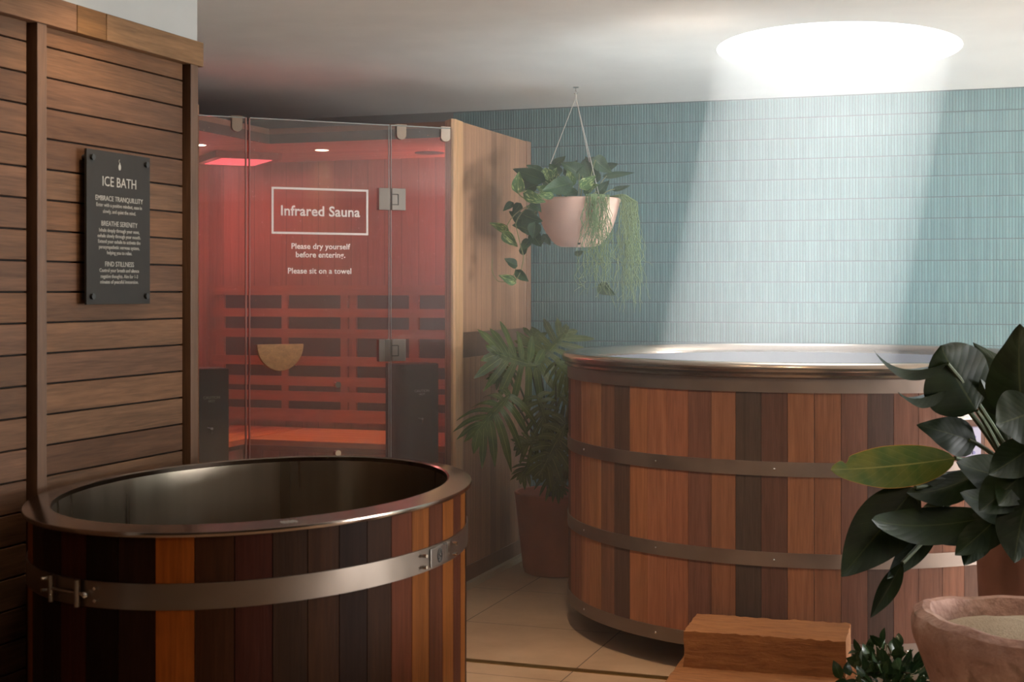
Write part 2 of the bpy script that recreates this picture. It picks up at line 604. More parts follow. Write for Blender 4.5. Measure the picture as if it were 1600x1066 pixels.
for k in range(NS):
    k2 = (k + 1) % NS
    a0, a1 = 2 * math.pi * k / NS, 2 * math.pi * (k + 1) / NS
    mid = []
    for (x, y), ca in zip(cor, cang):
        if a0 < ca < a1:
            m.v.append(Vector((x, y, ZC)))
            mid.append(len(m.v) - 1)
    m.f.append([k2, NS + k2] + mid + [NS + k, k])
ceil = tag(m.build('ceiling', M['plaster']), kind='structure')

m = MB()
for k in range(NS):
    x, y = rim_pts[k]
    m.v.append(Vector((x, y, ZC)))
    m.v.append(Vector((x, y, ZC + 0.16)))
for k in range(NS):
    k2 = (k + 1) % NS
    m.f.append([2 * k, 2 * k + 1, 2 * k2 + 1, 2 * k2])
sky = tag(m.build('window_1', M['plaster'], smooth=True), kind='structure')
m = MB()
m.v += [Vector((x, y, ZC + 0.165)) for x, y in rim_pts]
m.f.append(list(range(NS)))
pane_t = NT('skylight_pane')
M['pane'] = pane_t.done(pane_t.n('ShaderNodeBsdfTransparent', {'Color': (0.97, 0.98, 0.98, 1)}).outputs[0])
m.build('pane', M['pane'], sky)

# the timber-clad wall on the left, seen end-on at the right
WX = -2.50
wl = tag(MB().box(WX - 0.14, WX - 0.02, YF, 4.02, 0, 2.12).box(WX - 0.14, WX + 0.004, YF, 4.045, 2.12, ZC).build('wall_left', plain('upper_plaster', srgb(178, 179, 176), 0.85, 0, 0.2, 0.03, 5.0)), kind='structure')
PITCH = 0.0834
spans = [(0.6, 2.35), (2.40, 3.205), (3.245, 3.965)]
board_cols = [pal(102, 74, 53), pal(94, 66, 46), pal(108, 77, 54), pal(88, 61, 43), pal(99, 70, 51), pal(104, 72, 48)]
zi = 0
z = 1.36 - 16 * PITCH
while z < 2.06:
    for (y0, y1) in spans:
        zt = min(z + PITCH - 0.005, 2.078)
        MB().box(WX - 0.02, WX, y0, y1, max(z, 0.03), zt).build('cladding_board', M['board'], wl, color=random.choice(board_cols), bevel=0.0015)
    z += PITCH
MB().box(WX - 0.019, WX - 0.016, 0.6, 4.02, 0.02, 2.08).build('backing', plain('dark_gap', srgb(24, 17, 12), 0.9), wl)
for y0, y1 in ((2.36, 2.40), (3.222, 3.262), (3.978, 4.022)):
    MB().box(WX - 0.02, WX + 0.022, y0, y1, 0.0, 2.08).build('batten', M['batten'], wl, color=pal(102, 74, 54), bevel=0.002)
for y0, y1, c in ((0.6, 3.385, pal(116, 84, 60)), (3.388, 3.522, pal(100, 70, 40)), (3.525, 4.045, pal(136, 102, 70))):
    MB().box(WX - 0.02, WX + 0.028, y0, y1, 2.078, 2.156).build('top_rail', M['board'], wl, color=c, bevel=0.002)

lamp_frame = MB()  # made-up frame round the added fill lamp, out of view
for y0, y1, z0, z1 in ((4.69, 7.01, 0.33, 0.40), (4.69, 7.01, 1.90, 1.97), (4.69, 4.75, 0.40, 1.90), (6.95, 7.01, 0.40, 1.90)):
    lamp_frame.box(4.93, 5.0, y0, y1, z0, z1)
tag(lamp_frame.build('added_lamp_frame', M['dark_wall']), kind='structure')

# the metal movement strip in the floor
tag(MB().box(XL, XR, 4.948, 4.986, -0.002, 0.003).build('trim_1', M['brass']), kind='structure')

# steam hanging in the room
hz = NT('steam')
hz.done(None, hz.n('ShaderNodeVolumeScatter', {'Color': (1, 1, 1, 1), 'Density': 0.082, 'Anisotropy': 0.2}).outputs[0])
tag(MB().box(XL + 0.02, 2.4, 4.78, YB - 0.004, 0.004, ZC - 0.004).build('steam_haze', hz.m), 'thin pale steam hanging in the light shaft under the round skylight', 'steam', kind='stuff')


# ------------------------------------------------------------------ round hot tub
TC, TR = Vector((-0.832, 6.015, 0.0)), 0.98
tub = thing('hot_tub', TC, 'large round cedar hot tub with steel hoops below the skylight', 'hot tub')
photo_staves = [(150, 84, 56), (140, 82, 56), (160, 98, 62), (168, 106, 64), (122, 78, 56), (88, 62, 50), (156, 92, 54), (152, 88, 56),
                (144, 82, 54), (112, 68, 52), (132, 80, 52), (72, 56, 46), (96, 62, 48), (138, 84, 52), (134, 80, 50), (110, 68, 52),
                (78, 56, 48), (116, 70, 52), (112, 68, 50), (124, 74, 52), (98, 64, 50), (124, 76, 50), (86, 58, 46), (130, 78, 50)]
# stave boundaries: angle 0 faces the camera side of the tub, counted as seen from the camera
VIEW = math.atan2(-CAM_F.y, -CAM_F.x)          # the direction from the tub back towards the camera
S0, DS = -1.2871 - 2 * 0.0926, 2 * math.pi / 68
for k in range(68):
    s0 = S0 + 0.0926 * k if k < 40 else S0 + 0.0926 * 40 + (2 * math.pi - 0.0926 * 40) / 28 * (k - 40)
    s1 = s0 + (0.0926 if k < 40 else (2 * math.pi - 0.0926 * 40) / 28)
    rgb = photo_staves[k] if k < len(photo_staves) else random.choice(photo_staves)
    prof = []
    m = MB()
    g = 0.0009
    N = 4
    for zz in (0.10, 1.075):
        for rr in (TR, TR - 0.04):
            for i in range(N + 1):
                s = s0 + g + (s1 - s0 - 2 * g) * i / N
                a = VIEW + s
                m.v.append(TC + Vector((rr * math.cos(a), rr * math.sin(a), zz)))
    L = N + 1
    for i in range(N):
        m.f.append([i, i + 1, 2 * L + i + 1, 2 * L + i])
        m.f.append([L + i + 1, L + i, 3 * L + i, 3 * L + i + 1])
        m.f.append([2 * L + i, 2 * L + i + 1, 3 * L + i + 1, 3 * L + i])
        m.f.append([i + 1, i, L + i, L + i + 1])
    m.f.append([0, 2 * L, 3 * L, L])
    m.f.append([N, L + N, 3 * L + N, 2 * L + N])
    m.build('stave', M['stave'], tub, color=muted(rgb, 1.12, 0.76))


def hoop(z0, z1, r, t=0.004, n=128):
    return MB().lathe([(r, z0), (r + t, z0), (r + t, z1), (r, z1)], n, (TC.x, TC.y), close=True)


for z0, z1, scr in ((1.008, 1.072, False), (0.718, 0.768, True), (0.4035, 0.4535, True), (0.096, 0.146, True)):
    h = hoop(z0, z1, TR + 0.0005).build('hoop', M['steel_dark'], tub, smooth=True)
    if scr:
        for q in range(-1, 6):
            a = VIEW + S0 + 0.0926 * (2.5 + 5 * q)
            d = Vector((math.cos(a), math.sin(a), 0))
            MB().ball(TC + d * (TR + 0.0055) + Vector((0, 0, (z0 + z1) / 2)), 0.0045, 5).build('screw', M['chrome'], h, smooth=True)
# rolled rim
MB().lathe([(TR - 0.052, 1.098), (TR - 0.045, 1.110), (TR - 0.01, 1.113), (TR + 0.012, 1.110), (TR + 0.024, 1.101), (TR + 0.027, 1.090), (TR + 0.023, 1.080), (TR + 0.012, 1.076),
            (TR + 0.017, 1.070), (TR + 0.016, 1.062), (TR + 0.006, 1.056), (TR - 0.03, 1.056), (TR - 0.052, 1.07)], 160, (TC.x, TC.y), close=True).build('rim', M['steel_rim'], tub, smooth=True)
MB().lathe([(TR - 0.046, 1.108), (TR - 0.052, 1.07), (TR - 0.056, 0.9), (TR - 0.06, 0.25), (TR - 0.10, 0.20), (0.0005, 0.20)], 128, (TC.x, TC.y)).build('liner', M['steel_liner'], tub, smooth=True)
MB().lathe([(0.0005, 0.100), (TR - 0.05, 0.100), (TR - 0.05, 0.15), (0.0005, 0.15)], 64, (TC.x, TC.y)).build('base_board', M['cedar'], tub, color=pal(60, 42, 32))
for q in (-0.4, 0.0, 0.4):
    MB().box(TC.x - 0.5, TC.x + 0.5, TC.y + q - 0.045, TC.y + q + 0.045, 0.0, 0.1).build('bearer', M['cedar_h'], tub, color=pal(60, 44, 34))
wt = NT('tub_water')
fr = wt.n('ShaderNodeFresnel', {'IOR': 1.33}).outputs[0]
wco = wt.n('ShaderNodeTexCoord').outputs['Object']
tr_ = wt.n('ShaderNodeBsdfTransparent', {'Color': (0.86, 0.95, 0.97, 1)})
gl_ = wt.n('ShaderNodeBsdfGlossy', {'Color': (1, 1, 1, 1), 'Roughness': 0.14})
M['water'] = wt.done(wt.n('ShaderNodeMixShader', {0: wt.math('MULTIPLY', fr, 0.34), 1: tr_.outputs[0], 2: gl_.outputs[0]}).outputs[0])
MB().disc((TC.x, TC.y, 0.90), TR - 0.057, (1, 0, 0), (0, 1, 0), 96).build('water', M['water'], tub)


def on_tub(px, z, off):
    """Point of the tub's outside at height z in the direction surveyed at px."""
    d = CAM_R * ((px - 800) / 2260) + CAM_F
    o = Vector((0, 0, 0)) - TC
    a, b, c = d.dot(d), 2 * o.dot(d), o.dot(o) - TR * TR
    t = (-b - math.sqrt(b * b - 4 * a * c)) / (2 * a)
    p = d * t
    nrm = (p - TC).normalized()
    return Vector((p.x, p.y, z)) + nrm * off, nrm, Vector((-nrm.y, nrm.x, 0))


M['plate'] = plain('engraved_plate', srgb(196, 186, 172), 0.4, 0.5)
M['dark_mark'] = plain('dark_engraving', srgb(54, 46, 42), 0.6)
p, nr, tg = on_tub(1503, 0.975, 0.001)
np_ = MB().prism([p + tg * (0.036 * math.cos(2 * math.pi * k / 40)) + Vector((0, 0, 1)) * (0.023 * math.sin(2 * math.pi * k / 40)) for k in range(40)], nr * 0.004).build('name_plate', M['plate'], tub)
mk = MB()
q = p + nr * 0.0043
ring = [q - tg * 0.023 + tg * (0.0075 * math.cos(2 * math.pi * k / 20)) + Vector((0, 0, 0.0075 * math.sin(2 * math.pi * k / 20) + 0.003)) for k in range(21)]
mk.tube(ring, 0.0012, 5, False)
for i, (x, h) in enumerate(((-0.010, 0.012), (-0.005, 0.014), (0.000, 0.012), (0.006, 0.013), (0.011, 0.012), (0.017, 0.013))):
    mk.obox(q + tg * x + Vector((0, 0, 0.004)), tg * 0.0012, Vector((0, 0, h / 2)), nr * 0.0003)
    mk.obox(q + tg * (x + 0.0018) + Vector((0, 0, 0.004 + (h / 2 - 0.001) * (1 if i % 2 else -1))), tg * 0.0016, Vector((0, 0, 0.0009)), nr * 0.0003)
mk.obox(q + tg * 0.002 - Vector((0, 0, 0.012)), tg * 0.019, Vector((0, 0, 0.0008)), nr * 0.0003)
mk.build('emblem', M['dark_mark'], np_)
p, nr, tg = on_tub(1505, 0.922, 0.001)
lp = MB().obox(p + nr * 0.002, tg * 0.038, Vector((0, 0, 0.010)), nr * 0.002).build('maker_plate', M['plate'], tub)
mk = MB()
for s in (-1, 1):
    mk.ball(p + tg * (0.031 * s) + nr * 0.004, 0.003, 5)
mk.obox(p + nr * 0.0042 + Vector((0, 0, 0.002)), tg * 0.02, Vector((0, 0, 0.001)), nr * 0.0003)
mk.obox(p + nr * 0.0042 - Vector((0, 0, 0.003)), tg * 0.02, Vector((0, 0, 0.001)), nr * 0.0003)
mk.build('engraving', M['dark_mark'], lp)
p, nr, tg = on_tub(1513, 0.835, 0.001)
cp = MB().obox(p + nr * 0.006, tg * 0.046, Vector((0, 0, 0.052)), nr * 0.006).build('control_panel', plain('mauve_grey_panel', srgb(150, 140, 168), 0.4), tub, bevel=0.004)
up = Vector((0, 0, 1))
for x, zz, c in ((-0.014, 0.02, 'dark'), (0.016, 0.016, 'violet'), (-0.03, -0.004, 'blue'), (0.0, -0.012, 'dark'), (-0.028, -0.03, 'dark'), (0.012, -0.038, 'violet')):
    mat = {'dark': M['dark_mark'], 'violet': plain('violet_button', srgb(96, 84, 150), 0.4), 'blue': emit_mat('blue_lit_button', (0.1, 0.12, 1.0, 1), 0.9)}[c]
    b = MB().disc(p + tg * x + up * zz + nr * 0.0125, 0.008 if c == 'blue' else 0.006, tg, up, 16, 0.002).build('button', mat, cp)
    if c == 'blue':
        b['label'] = 'blue lit button'


# ------------------------------------------------------------------ step of two timber-coloured stone blocks
M['step'] = NT('tan_step')
t = M['step']
co = t.n('ShaderNodeTexCoord').outputs['Object']
mp = t.n('ShaderNodeMapping', {'Vector': co, 'Scale': (2.2, 14, 14)})
n1 = t.n('ShaderNodeTexNoise', {'Vector': mp, 'Scale': 4.0, 'Detail': 8.0, 'Roughness': 0.65, 'Distortion': 0.5}).outputs[0]
n2 = t.n('ShaderNodeTexNoise', {'Vector': co, 'Scale': 60.0, 'Detail': 4.0}).outputs[0]
col = t.ramp(n1, [(0.25, srgb(112, 72, 46)), (0.75, srgb(164, 114, 72)), (0.5, srgb(144, 96, 60))])
M['step'] = t.done(t.bsdf(col, 0.7, 0, 0.25, bump=t.math('ADD', n1, t.math('MULTIPLY', n2, 0.4)), bump_s=0.5, bump_d=0.006))


def rough_block(x0, x1, y0, y1, z0, z1, ang, n=14, amp=0.0018):
    m = MB()
    cx, cy2 = (x0 + x1) / 2, (y0 + y1) / 2
    c, s = math.cos(ang), math.sin(ang)
    f = lambda x, y, z: Vector((cx + (x - cx) * c - (y - cy2) * s, cy2 + (x - cx) * s + (y - cy2) * c, z))
    key = {}
    def vid(i, j, k, ni, nj, nk):
        if (i, j, k) not in key:
            edge = sum((i in (0, ni), j in (0, nj), k in (0, nk))) >= 2
            a = amp * (1.4 if edge else 0.7)
            p = f(x0 + (x1 - x0) * i / ni, y0 + (y1 - y0) * j / nj, z0 + (z1 - z0) * k / nk)
            cen = f(cx, cy2, (z0 + z1) / 2)
            jit = Vector(rng.uniform(-a, a, 3))
            if k == 0:
                jit.z = 0
            if edge:
                jit += (cen - p).normalized() * amp * 0.9 * (1 if k else 0)
            key[(i, j, k)] = len(m.v)
            m.v.append(p + jit)
        return key[(i, j, k)]
    ni, nj, nk = n * 2, n, max(4, n // 3)
    for i in range(ni):
        for j in range(nj):
            for k, fl in ((0, True), (nk, False)):
                q = [vid(i, j, k, ni, nj, nk), vid(i + 1, j, k, ni, nj, nk), vid(i + 1, j + 1, k, ni, nj, nk), vid(i, j + 1, k, ni, nj, nk)]
                m.f.append(q[::-1] if fl else q)
    for i in range(ni):
        for k in range(nk):
            for j, fl in ((0, False), (nj, True)):
                q = [vid(i, j, k, ni, nj, nk), vid(i + 1, j, k, ni, nj, nk), vid(i + 1, j, k + 1, ni, nj, nk), vid(i, j, k + 1, ni, nj, nk)]
                m.f.append(q[::-1] if fl else q)
    for j in range(nj):
        for k in range(nk):
            for i, fl in ((0, True), (ni, False)):
                q = [vid(i, j, k, ni, nj, nk), vid(i, j + 1, k, ni, nj, nk), vid(i, j + 1, k + 1, ni, nj, nk), vid(i, j, k + 1, ni, nj, nk)]
                m.f.append(q[::-1] if fl else q)
    return m


tag(rough_block(-1.066, -0.538, 4.735, 5.005, 0.110, 0.231, 0.05).build('step_block', M['step'], smooth=True), 'tan rough-sawn upper step block in front of the round hot tub', 'step')
tag(rough_block(-1.085, -0.50, 4.42, 5.005, 0.0, 0.1105, 0.05).build('step_block', M['step'], smooth=True), 'tan lower step block under the upper one, cut off by the bottom edge', 'step')


# ------------------------------------------------------------------ oval ice bath
IC, IA, IB, IZ = Vector((-1.935, 3.467, 0.0)), 0.54, 0.755, 0.83
IANG = R(3.3)
ice = thing('ice_bath', IC, 'dark oval cedar ice bath tub with wide steel rim, beside the clad wall', 'ice bath')


def oval(a, da=0.0, z=0.0):
    x, y = (IA + da) * math.cos(a), (IB + da) * math.sin(a)
    c, s = math.cos(IANG), math.sin(IANG)
    return IC + Vector((x * c - y * s, x * s + y * c, z))


def oval_n(a):
    x, y = (IB) * math.cos(a), (IA) * math.sin(a)
    c, s = math.cos(IANG), math.sin(IANG)
    return Vector((x * c - y * s, x * s + y * c, 0)).normalized()


# equal arcs round the oval
ts = np.linspace(0, 2 * math.pi, 4001)
pp = np.array([tuple(oval(a, -0.014)) for a in ts])
arc = np.concatenate([[0], np.cumsum(np.linalg.norm(np.diff(pp, axis=0), axis=1))])


def arc_angle(f):
    return float(np.interp((f % 1.0) * arc[-1], arc, ts))


ice_cols = {}
seq = [(36, 20, 14), (58, 28, 20), (30, 18, 12), (44, 26, 18), (150, 82, 34), (62, 36, 22), (60, 30, 22), (46, 30, 20), (56, 34, 20), (40, 24, 16), (52, 32, 20), (92, 50, 32), (124, 74, 36), (84, 48, 32), (122, 72, 34), (80, 44, 30)]
NI = 46


def oval_frac_at(px):
    """Position round the oval (0..1) of the near side in the direction surveyed at px."""
    best = None
    for f in np.linspace(0, 1, 2400, endpoint=False):
        a = arc_angle(f)
        p = oval(a, -0.014) - EYE
        if oval_n(a).dot(Vector((p.x, p.y, 0))) > 0:
            continue
        x = 800 + 2260 * p.dot(CAM_R) / p.dot(CAM_F)
        if best is None or abs(x - px) < best[0]:
            best = (abs(x - px), f)
    return best[1]


F0 = oval_frac_at(243)                # left edge of the bright stave
for k in range(NI):
    f0, f1 = F0 + k / NI, F0 + (k + 1) / NI
    rgb = seq[(k + 4)] if k + 4 < len(seq) else (seq[k - NI + 4] if k >= NI - 4 else random.choice(seq))
    m = MB()
    N = 4
    for zz in (0.0, IZ - 0.012):
        for dd in (-0.014, -0.05):
            for i in range(N + 1):
                a = arc_angle(f0 + 0.0003 + (f1 - f0 - 0.0006) * i / N)
                m.v.append(oval(a, 0, zz) + oval_n(a) * dd)
    L = N + 1
    for i in range(N):
        m.f.append([i, i + 1, 2 * L + i + 1, 2 * L + i])
        m.f.append([L + i + 1, L + i, 3 * L + i, 3 * L + i + 1])
        m.f.append([2 * L + i, 2 * L + i + 1, 3 * L + i + 1, 3 * L + i])
        m.f.append([i + 1, i, L + i, L + i + 1])
    m.f.append([0, 2 * L, 3 * L, L])
    m.f.append([N, L + N, 3 * L + N, 2 * L + N])
    m.build('stave', M['stave'], ice, color=muted(rgb, 0.85, 1.1))


def oval_ring(prof, n=144, close=True):
    return MB().lathe(prof, n, warp=lambda a, d, z: oval(a, 0, z) + oval_n(a) * d, close=close)


M['steel_ice'] = steel('mirror_steel_flange', srgb(150, 134, 122), 0.16, 'n', 0.02)
fl = oval_ring([(-0.010, IZ - 0.010), (0.0, IZ - 0.011), (0.0015, IZ - 0.006), (0.0, IZ), (-0.062, IZ + 0.0075), (-0.067, IZ + 0.004), (-0.067, IZ - 0.012), (-0.05, IZ - 0.012)]).build('rim', M['steel_ice'], ice, smooth=True)
M['steel_in'] = steel('brushed_inside', srgb(162, 148, 132), 0.3, 'z', 0.06)
MB().lathe([(-0.066, IZ + 0.004), (-0.068, IZ - 0.02), (-0.07, 0.20), (-0.11, 0.16)], 144, warp=lambda a, d, z: oval(a, 0, z) + oval_n(a) * d).build('liner', M['steel_in'], ice, smooth=True)
m = MB()
m.v += [oval(2 * math.pi * k / 96, 0, 0.16) - oval_n(2 * math.pi * k / 96) * 0.109 for k in range(96)]
m.f.append(list(range(96)))
m.build('floor_plate', M['steel_in'], ice)
fa, fb = oval_frac_at(30), oval_frac_at(728)
M['steel_band'] = steel('dull_steel_band', srgb(124, 112, 102), 0.34, 'n', 0.03)
band = oval_ring([(-0.0135, 0.657), (-0.0095, 0.657), (-0.0095, 0.715), (-0.0135, 0.715)]).build('hoop', M['steel_band'], ice, smooth=True)


def on_oval(px, z, off):
    a = arc_angle(oval_frac_at(px))
    n_ = oval_n(a)
    return oval(a, 0, z) + n_ * (off - 0.0095), n_, Vector((-n_.y, n_.x, 0))


# bolted joint on the right
p, nr, tg = on_oval(683, 0.686, 0)
jp = MB().obox(p + nr * 0.001, tg * 0.055, Vector((0, 0, 0.024)), nr * 0.002).build('joint_plate', M['steel_brush'], band, bevel=0.004)
for px in (657, 703):
    for zz in (0.672, 0.700):
        p, nr, tg = on_oval(px, zz, 0.003)
        MB().tube([p, p + nr * 0.012], 0.0045, 10).build('bolt', M['chrome'], band, smooth=True)
p, nr, tg = on_oval(683, 0.686, 0.0035)
m = MB()
m.tube([p + tg * (0.013 * math.cos(2 * math.pi * k / 20)) + Vector((0, 0, 0.017 * math.sin(2 * math.pi * k / 20))) for k in range(21)], 0.002, 6, False)
m.tube([p + tg * 0.006 + Vector((0, 0, 0.009)), p - tg * 0.004 + Vector((0, 0, 0.002)), p + tg * 0.004 - Vector((0, 0, 0.003)), p - tg * 0.006 - Vector((0, 0, 0.009))], 0.002, 6)
m.build('emblem', M['dark_mark'], band)
# draw latch on the left
for px in (88, 127):
    p, nr, tg = on_oval(px, 0.686, 0.004)
    MB().tube([p - up * 0.03 + nr * 0.006, p + up * 0.03 + nr * 0.006], 0.0065, 10).build('latch_pin', M['steel_brush'], band, smooth=True)
pa, na, ta = on_oval(88, 0.686, 0.01)
pb, nb, tb = on_oval(140, 0.686, 0.01)
MB().tube([pa, (pa + pb) / 2 + na * 0.003, pb], 0.004, 8).build('latch_rod', M['steel_brush'], band, smooth=True)
p, nr, tg = on_oval(139, 0.684, 0.008)
MB().ball(p, 0.008, 6).build('latch_nut', M['chrome'], band, smooth=True)
for px in (72, 152):
    for zz in (0.673, 0.700):
        p, nr, tg = on_oval(px, zz, 0.0)
        MB().tube([p, p + nr * 0.008], 0.004, 8).build('rivet', M['chrome'], band, smooth=True)
# etched mark on the flange
m = MB()
a0 = arc_angle(oval_frac_at(447))
for i in range(11):
    a = a0 + 0.0062 * i
    n_ = oval_n(a)
    c_ = oval(a, 0, IZ + 0.0042) - n_ * 0.033
    hh = (0.010, 0.016, 0.012, 0.017, 0.010, 0.013, 0.016, 0.010, 0.012, 0.015, 0.009)[i]
    m.obox(c_, Vector((-n_.y, n_.x, 0)) * 0.0012, n_ * hh * 0.7 - up * hh * 0.085, up * 0.0004)
m.build('etched_mark', M['letters_grey'], fl)


# ------------------------------------------------------------------ ice bath sign on the clad wall
SX = WX + 0.024
sg = thing('ice_bath_sign', (SX, 3.585, 1.322), 'tall charcoal sign reading ICE BATH on the timber-clad wall', 'sign')
MB().box(SX - 0.004, SX + 0.004, 3.429, 3.742, 1.322, 1.761).build('sign_board', M['sign'], sg, bevel=0.001)
for y in (3.452, 3.719):
    for z in (1.345, 1.738):
        MB().tube([(WX, y, z), (SX + 0.012, y, z)], 0.0085, 14).build('standoff', M['black'], sg, smooth=True)
cx = 3.5855
lettering('lettering', [('ICE BATH', 0.040, 0, 1.673), ('EMBRACE TRANQUILLITY', 0.0205, 0, 1.625), ('Enter with a positive mindset, ease in', 0.0150, 0, 1.606), ('slowly, and quiet the mind.', 0.0150, 0, 1.588),
                        ('BREATHE SERENITY', 0.0205, 0, 1.553), ('Inhale deeply through your nose,', 0.0150, 0, 1.534), ('exhale slowly through your mouth.', 0.0150, 0, 1.518),
                        ('Extend your exhale to activate the', 0.0150, 0, 1.502), ('parasympathetic nervous system,', 0.0150, 0, 1.486), ('helping you to relax.', 0.0150, 0, 1.470),
                        ('FIND STILLNESS', 0.0205, 0, 1.437), ('Control your breath and silence', 0.0150, 0, 1.419), ('negative thoughts. Aim for 1-3', 0.0150, 0, 1.402), ('minutes of peaceful immersion.', 0.0150, 0, 1.386)],
          M['letters_grey'], sg, (SX + 0.0045, cx, 0), (0, 1, 0), (0, 0, 1), 1.0, 0.0)
m = MB()
prof = [(-0.0005, -0.011), (0.004, -0.010), (0.0062, -0.003), (0.0055, 0.003), (0.002, 0.006), (0.0022, 0.010)]
pts = [(SX + 0.0045, cx + x, 1.722 + z) for x, z in prof] + [(SX + 0.0045, cx - x, 1.722 + z) for x, z in reversed(prof)]
m.prism(pts, (0.0008, 0, 0))
m.tube([(SX + 0.005, cx - 0.001, 1.731), (SX + 0.005, cx - 0.0045, 1.737), (SX + 0.005, cx - 0.001, 1.741)], 0.0009, 5)
m.build('emblem', M['letters_grey'], sg)


# ------------------------------------------------------------------ corner infrared sauna
P0 = Vector((-2.40, 5.99, 0.0))
GD = Vector((-math.sqrt(0.5), -math.sqrt(0.5), 0))      # along the glass, away from the post
GN = Vector((math.sqrt(0.5), -math.sqrt(0.5), 0))       # out of the glass, towards the room
sau = thing('infrared_sauna', (-3.2, 6.3, 0.0), 'corner infrared sauna with glass front and red light inside', 'sauna')


def G(s, z, o=0.0):
    return P0 + GD * s + GN * o + Vector((0, 0, z))


def gbox(m, s0, s1, z0, z1, o0, o1):
    return m.obox(G((s0 + s1) / 2, (z0 + z1) / 2, (o0 + o1) / 2), GD * (abs(s1 - s0) / 2), GN * (abs(o1 - o0) / 2), up * (abs(z1 - z0) / 2))


SXL, SXR, SYB = -4.31, -2.395, 7.10
foot = [(SXR, 6.03), (SXR, SYB), (SXL, SYB), (SXL, 5.18), (-3.24, 5.18)]
# plinth and floor
MB().prism([(x + (0.024 if x > -3 else 0), y - (0.02 if y < 7 else 0), 0.0) for x, y in foot], (0, 0, 0.028)).build('plinth', M['pale_edge'], sau)
MB().prism([(x + (0.02 if x < -3 else -0.02), y - (0.02 if y > 7 else -0.01), 0.03) for x, y in foot], (0, 0, 0.05)).build('floor_deck', M['cedar_h'], sau, color=pal(170, 110, 80))
# roof with its front corner cut back square behind the glass
NX, NY = -3.35, 6.06
m = MB()
m.prism([(SXR - 0.01, NY, 2.10), (SXR - 0.01, SYB, 2.10), (SXL, SYB, 2.10), (SXL, 5.18, 2.10), (NX, 5.18, 2.10), (NX, NY, 2.10)], (0, 0, 0.026))
m.build('roof', M['cedar_h'], sau, color=pal(150, 106, 78))
MB().prism([(SXR - 0.03, NY + 0.012, 2.064), (SXR - 0.03, SYB - 0.03, 2.064), (SXL + 0.03, SYB - 0.03, 2.064), (SXL + 0.03, 5.20, 2.064), (NX - 0.012, 5.20, 2.064), (NX - 0.012, NY + 0.012, 2.064)], (0, 0, 0.035)).build('ceiling_lining', M['cedar_roof'], sau)
MB().box(NX, SXR - 0.065, NY, NY + 0.012, 2.056, 2.10).build('fascia', M['cedar_h'], sau, color=pal(84, 62, 50))
MB().box(NX - 0.012, NX, 5.20, NY, 2.056, 2.10).build('fascia', M['board'], sau, color=pal(84, 62, 50))
# walls
MB().box(SXL, SXR - 0.03, SYB - 0.06, SYB, 0.08, 2.10).build('rear_panel', M['cedar_v'], sau)
MB().box(SXL, SXL + 0.04, 5.20, SYB - 0.06, 0.08, 2.10).build('side_panel', M['cedar_y'], sau)
MB().box(SXL + 0.04, -3.26, 5.18, 5.22, 0.08, 2.10).build('front_panel', M['cedar_v'], sau)
# the side facing the hot tub: stile, upper slats, recessed rail, lower slats, skirting
sp = MB().box(SXR - 0.045, SXR - 0.016, 6.04, SYB, 0.03, 2.118).build('side_panel', M['cedar_side'], sau)
MB().box(SXR - 0.016, SXR, 6.128, 7.02, 1.172, 2.128).build('upper_slats', M['cedar_side'], sp)
MB().box(SXR - 0.016, SXR - 0.004, 6.128, 7.09, 0.10, 1.055).build('lower_slats', M['cedar_side'], sp)
MB().box(SXR - 0.018, SXR - 0.011, 6.128, 7.06, 1.055, 1.172).build('recessed_rail', M['cedar'], sp, color=pal(108, 78, 58))
MB().box(SXR - 0.016, SXR + 0.001, 6.128, 7.09, 0.03, 0.10).build('skirting', M['cedar'], sp, color=pal(124, 88, 66))
MB().box(SXR - 0.016, SXR + 0.002, 7.02, 7.09, 1.10, 2.130).build('stile', M['cedar'], sp, color=pal(136, 100, 76))
m = MB()
m.prism([(SXR - 0.005, 5.995, 0.03), (SXR + 0.010, 6.012, 0.03), (SXR + 0.002, 6.128, 0.03), (SXR - 0.06, 6.128, 0.03), (SXR - 0.06, 6.06, 0.03)], (0, 0, 2.10))
m.build('corner_post', M['cedar'], sau, color=pal(208, 162, 118), bevel=0.002)
m = MB()
m.prism([(-3.225, 5.165, 0.03), (-3.20, 5.20, 0.03), (-3.235, 5.235, 0.03), (-3.28, 5.22, 0.03), (-3.28, 5.165, 0.03)], (0, 0, 2.10))
m.build('corner_post', M['cedar'], sau, color=pal(178, 130, 96), bevel=0.002)
# sill under the glass
gbox(MB(), 0.0, 1.13, 0.03, 0.09, -0.06, 0.006).build('sill', M['cedar_h'], sau, color=pal(168, 116, 84))
# glass
GT = 0.008
door = gbox(MB(), 0.290, 0.912, 0.10, 2.084, -GT, 0).build('glass_door', M['glass'], sau)
pr = gbox(MB(), -0.012, 0.284, 0.09, 2.088, -GT, 0).build('glass_panel', M['glass'], sau)
pl = gbox(MB(), 0.932, 1.128, 0.09, 2.086, -GT, 0).build('glass_panel', M['glass'], sau)
for s0, s1, par in ((0.2905, 0.2925, door), (0.2815, 0.2838, pr)):
    gbox(MB(), s0, s1, 0.10, 2.084, -GT, 0.0006).build('glass_edge', M['glass_edge'], par)
M['seal'] = plain('rosy_door_seal', srgb(176, 132, 122), 0.25, 0, 0.6)
gbox(MB(), 0.9115, 0.9155, 0.10, 2.084, -0.012, 0.003).build('door_seal', M['seal'], door)
gbox(MB(), 0.926, 0.931, 0.09, 2.086, -0.012, 0.003).build('edge_seal', M['seal'], pl)
for s0, s1, par in ((0.29, 0.912, door), (0.006, 0.284, pr), (0.932, 1.128, pl)):
    gbox(MB(), s0, s1, 2.0835, 2.0875, -GT - 0.001, 0.001).build('top_edge', M['glass_edge'], par)
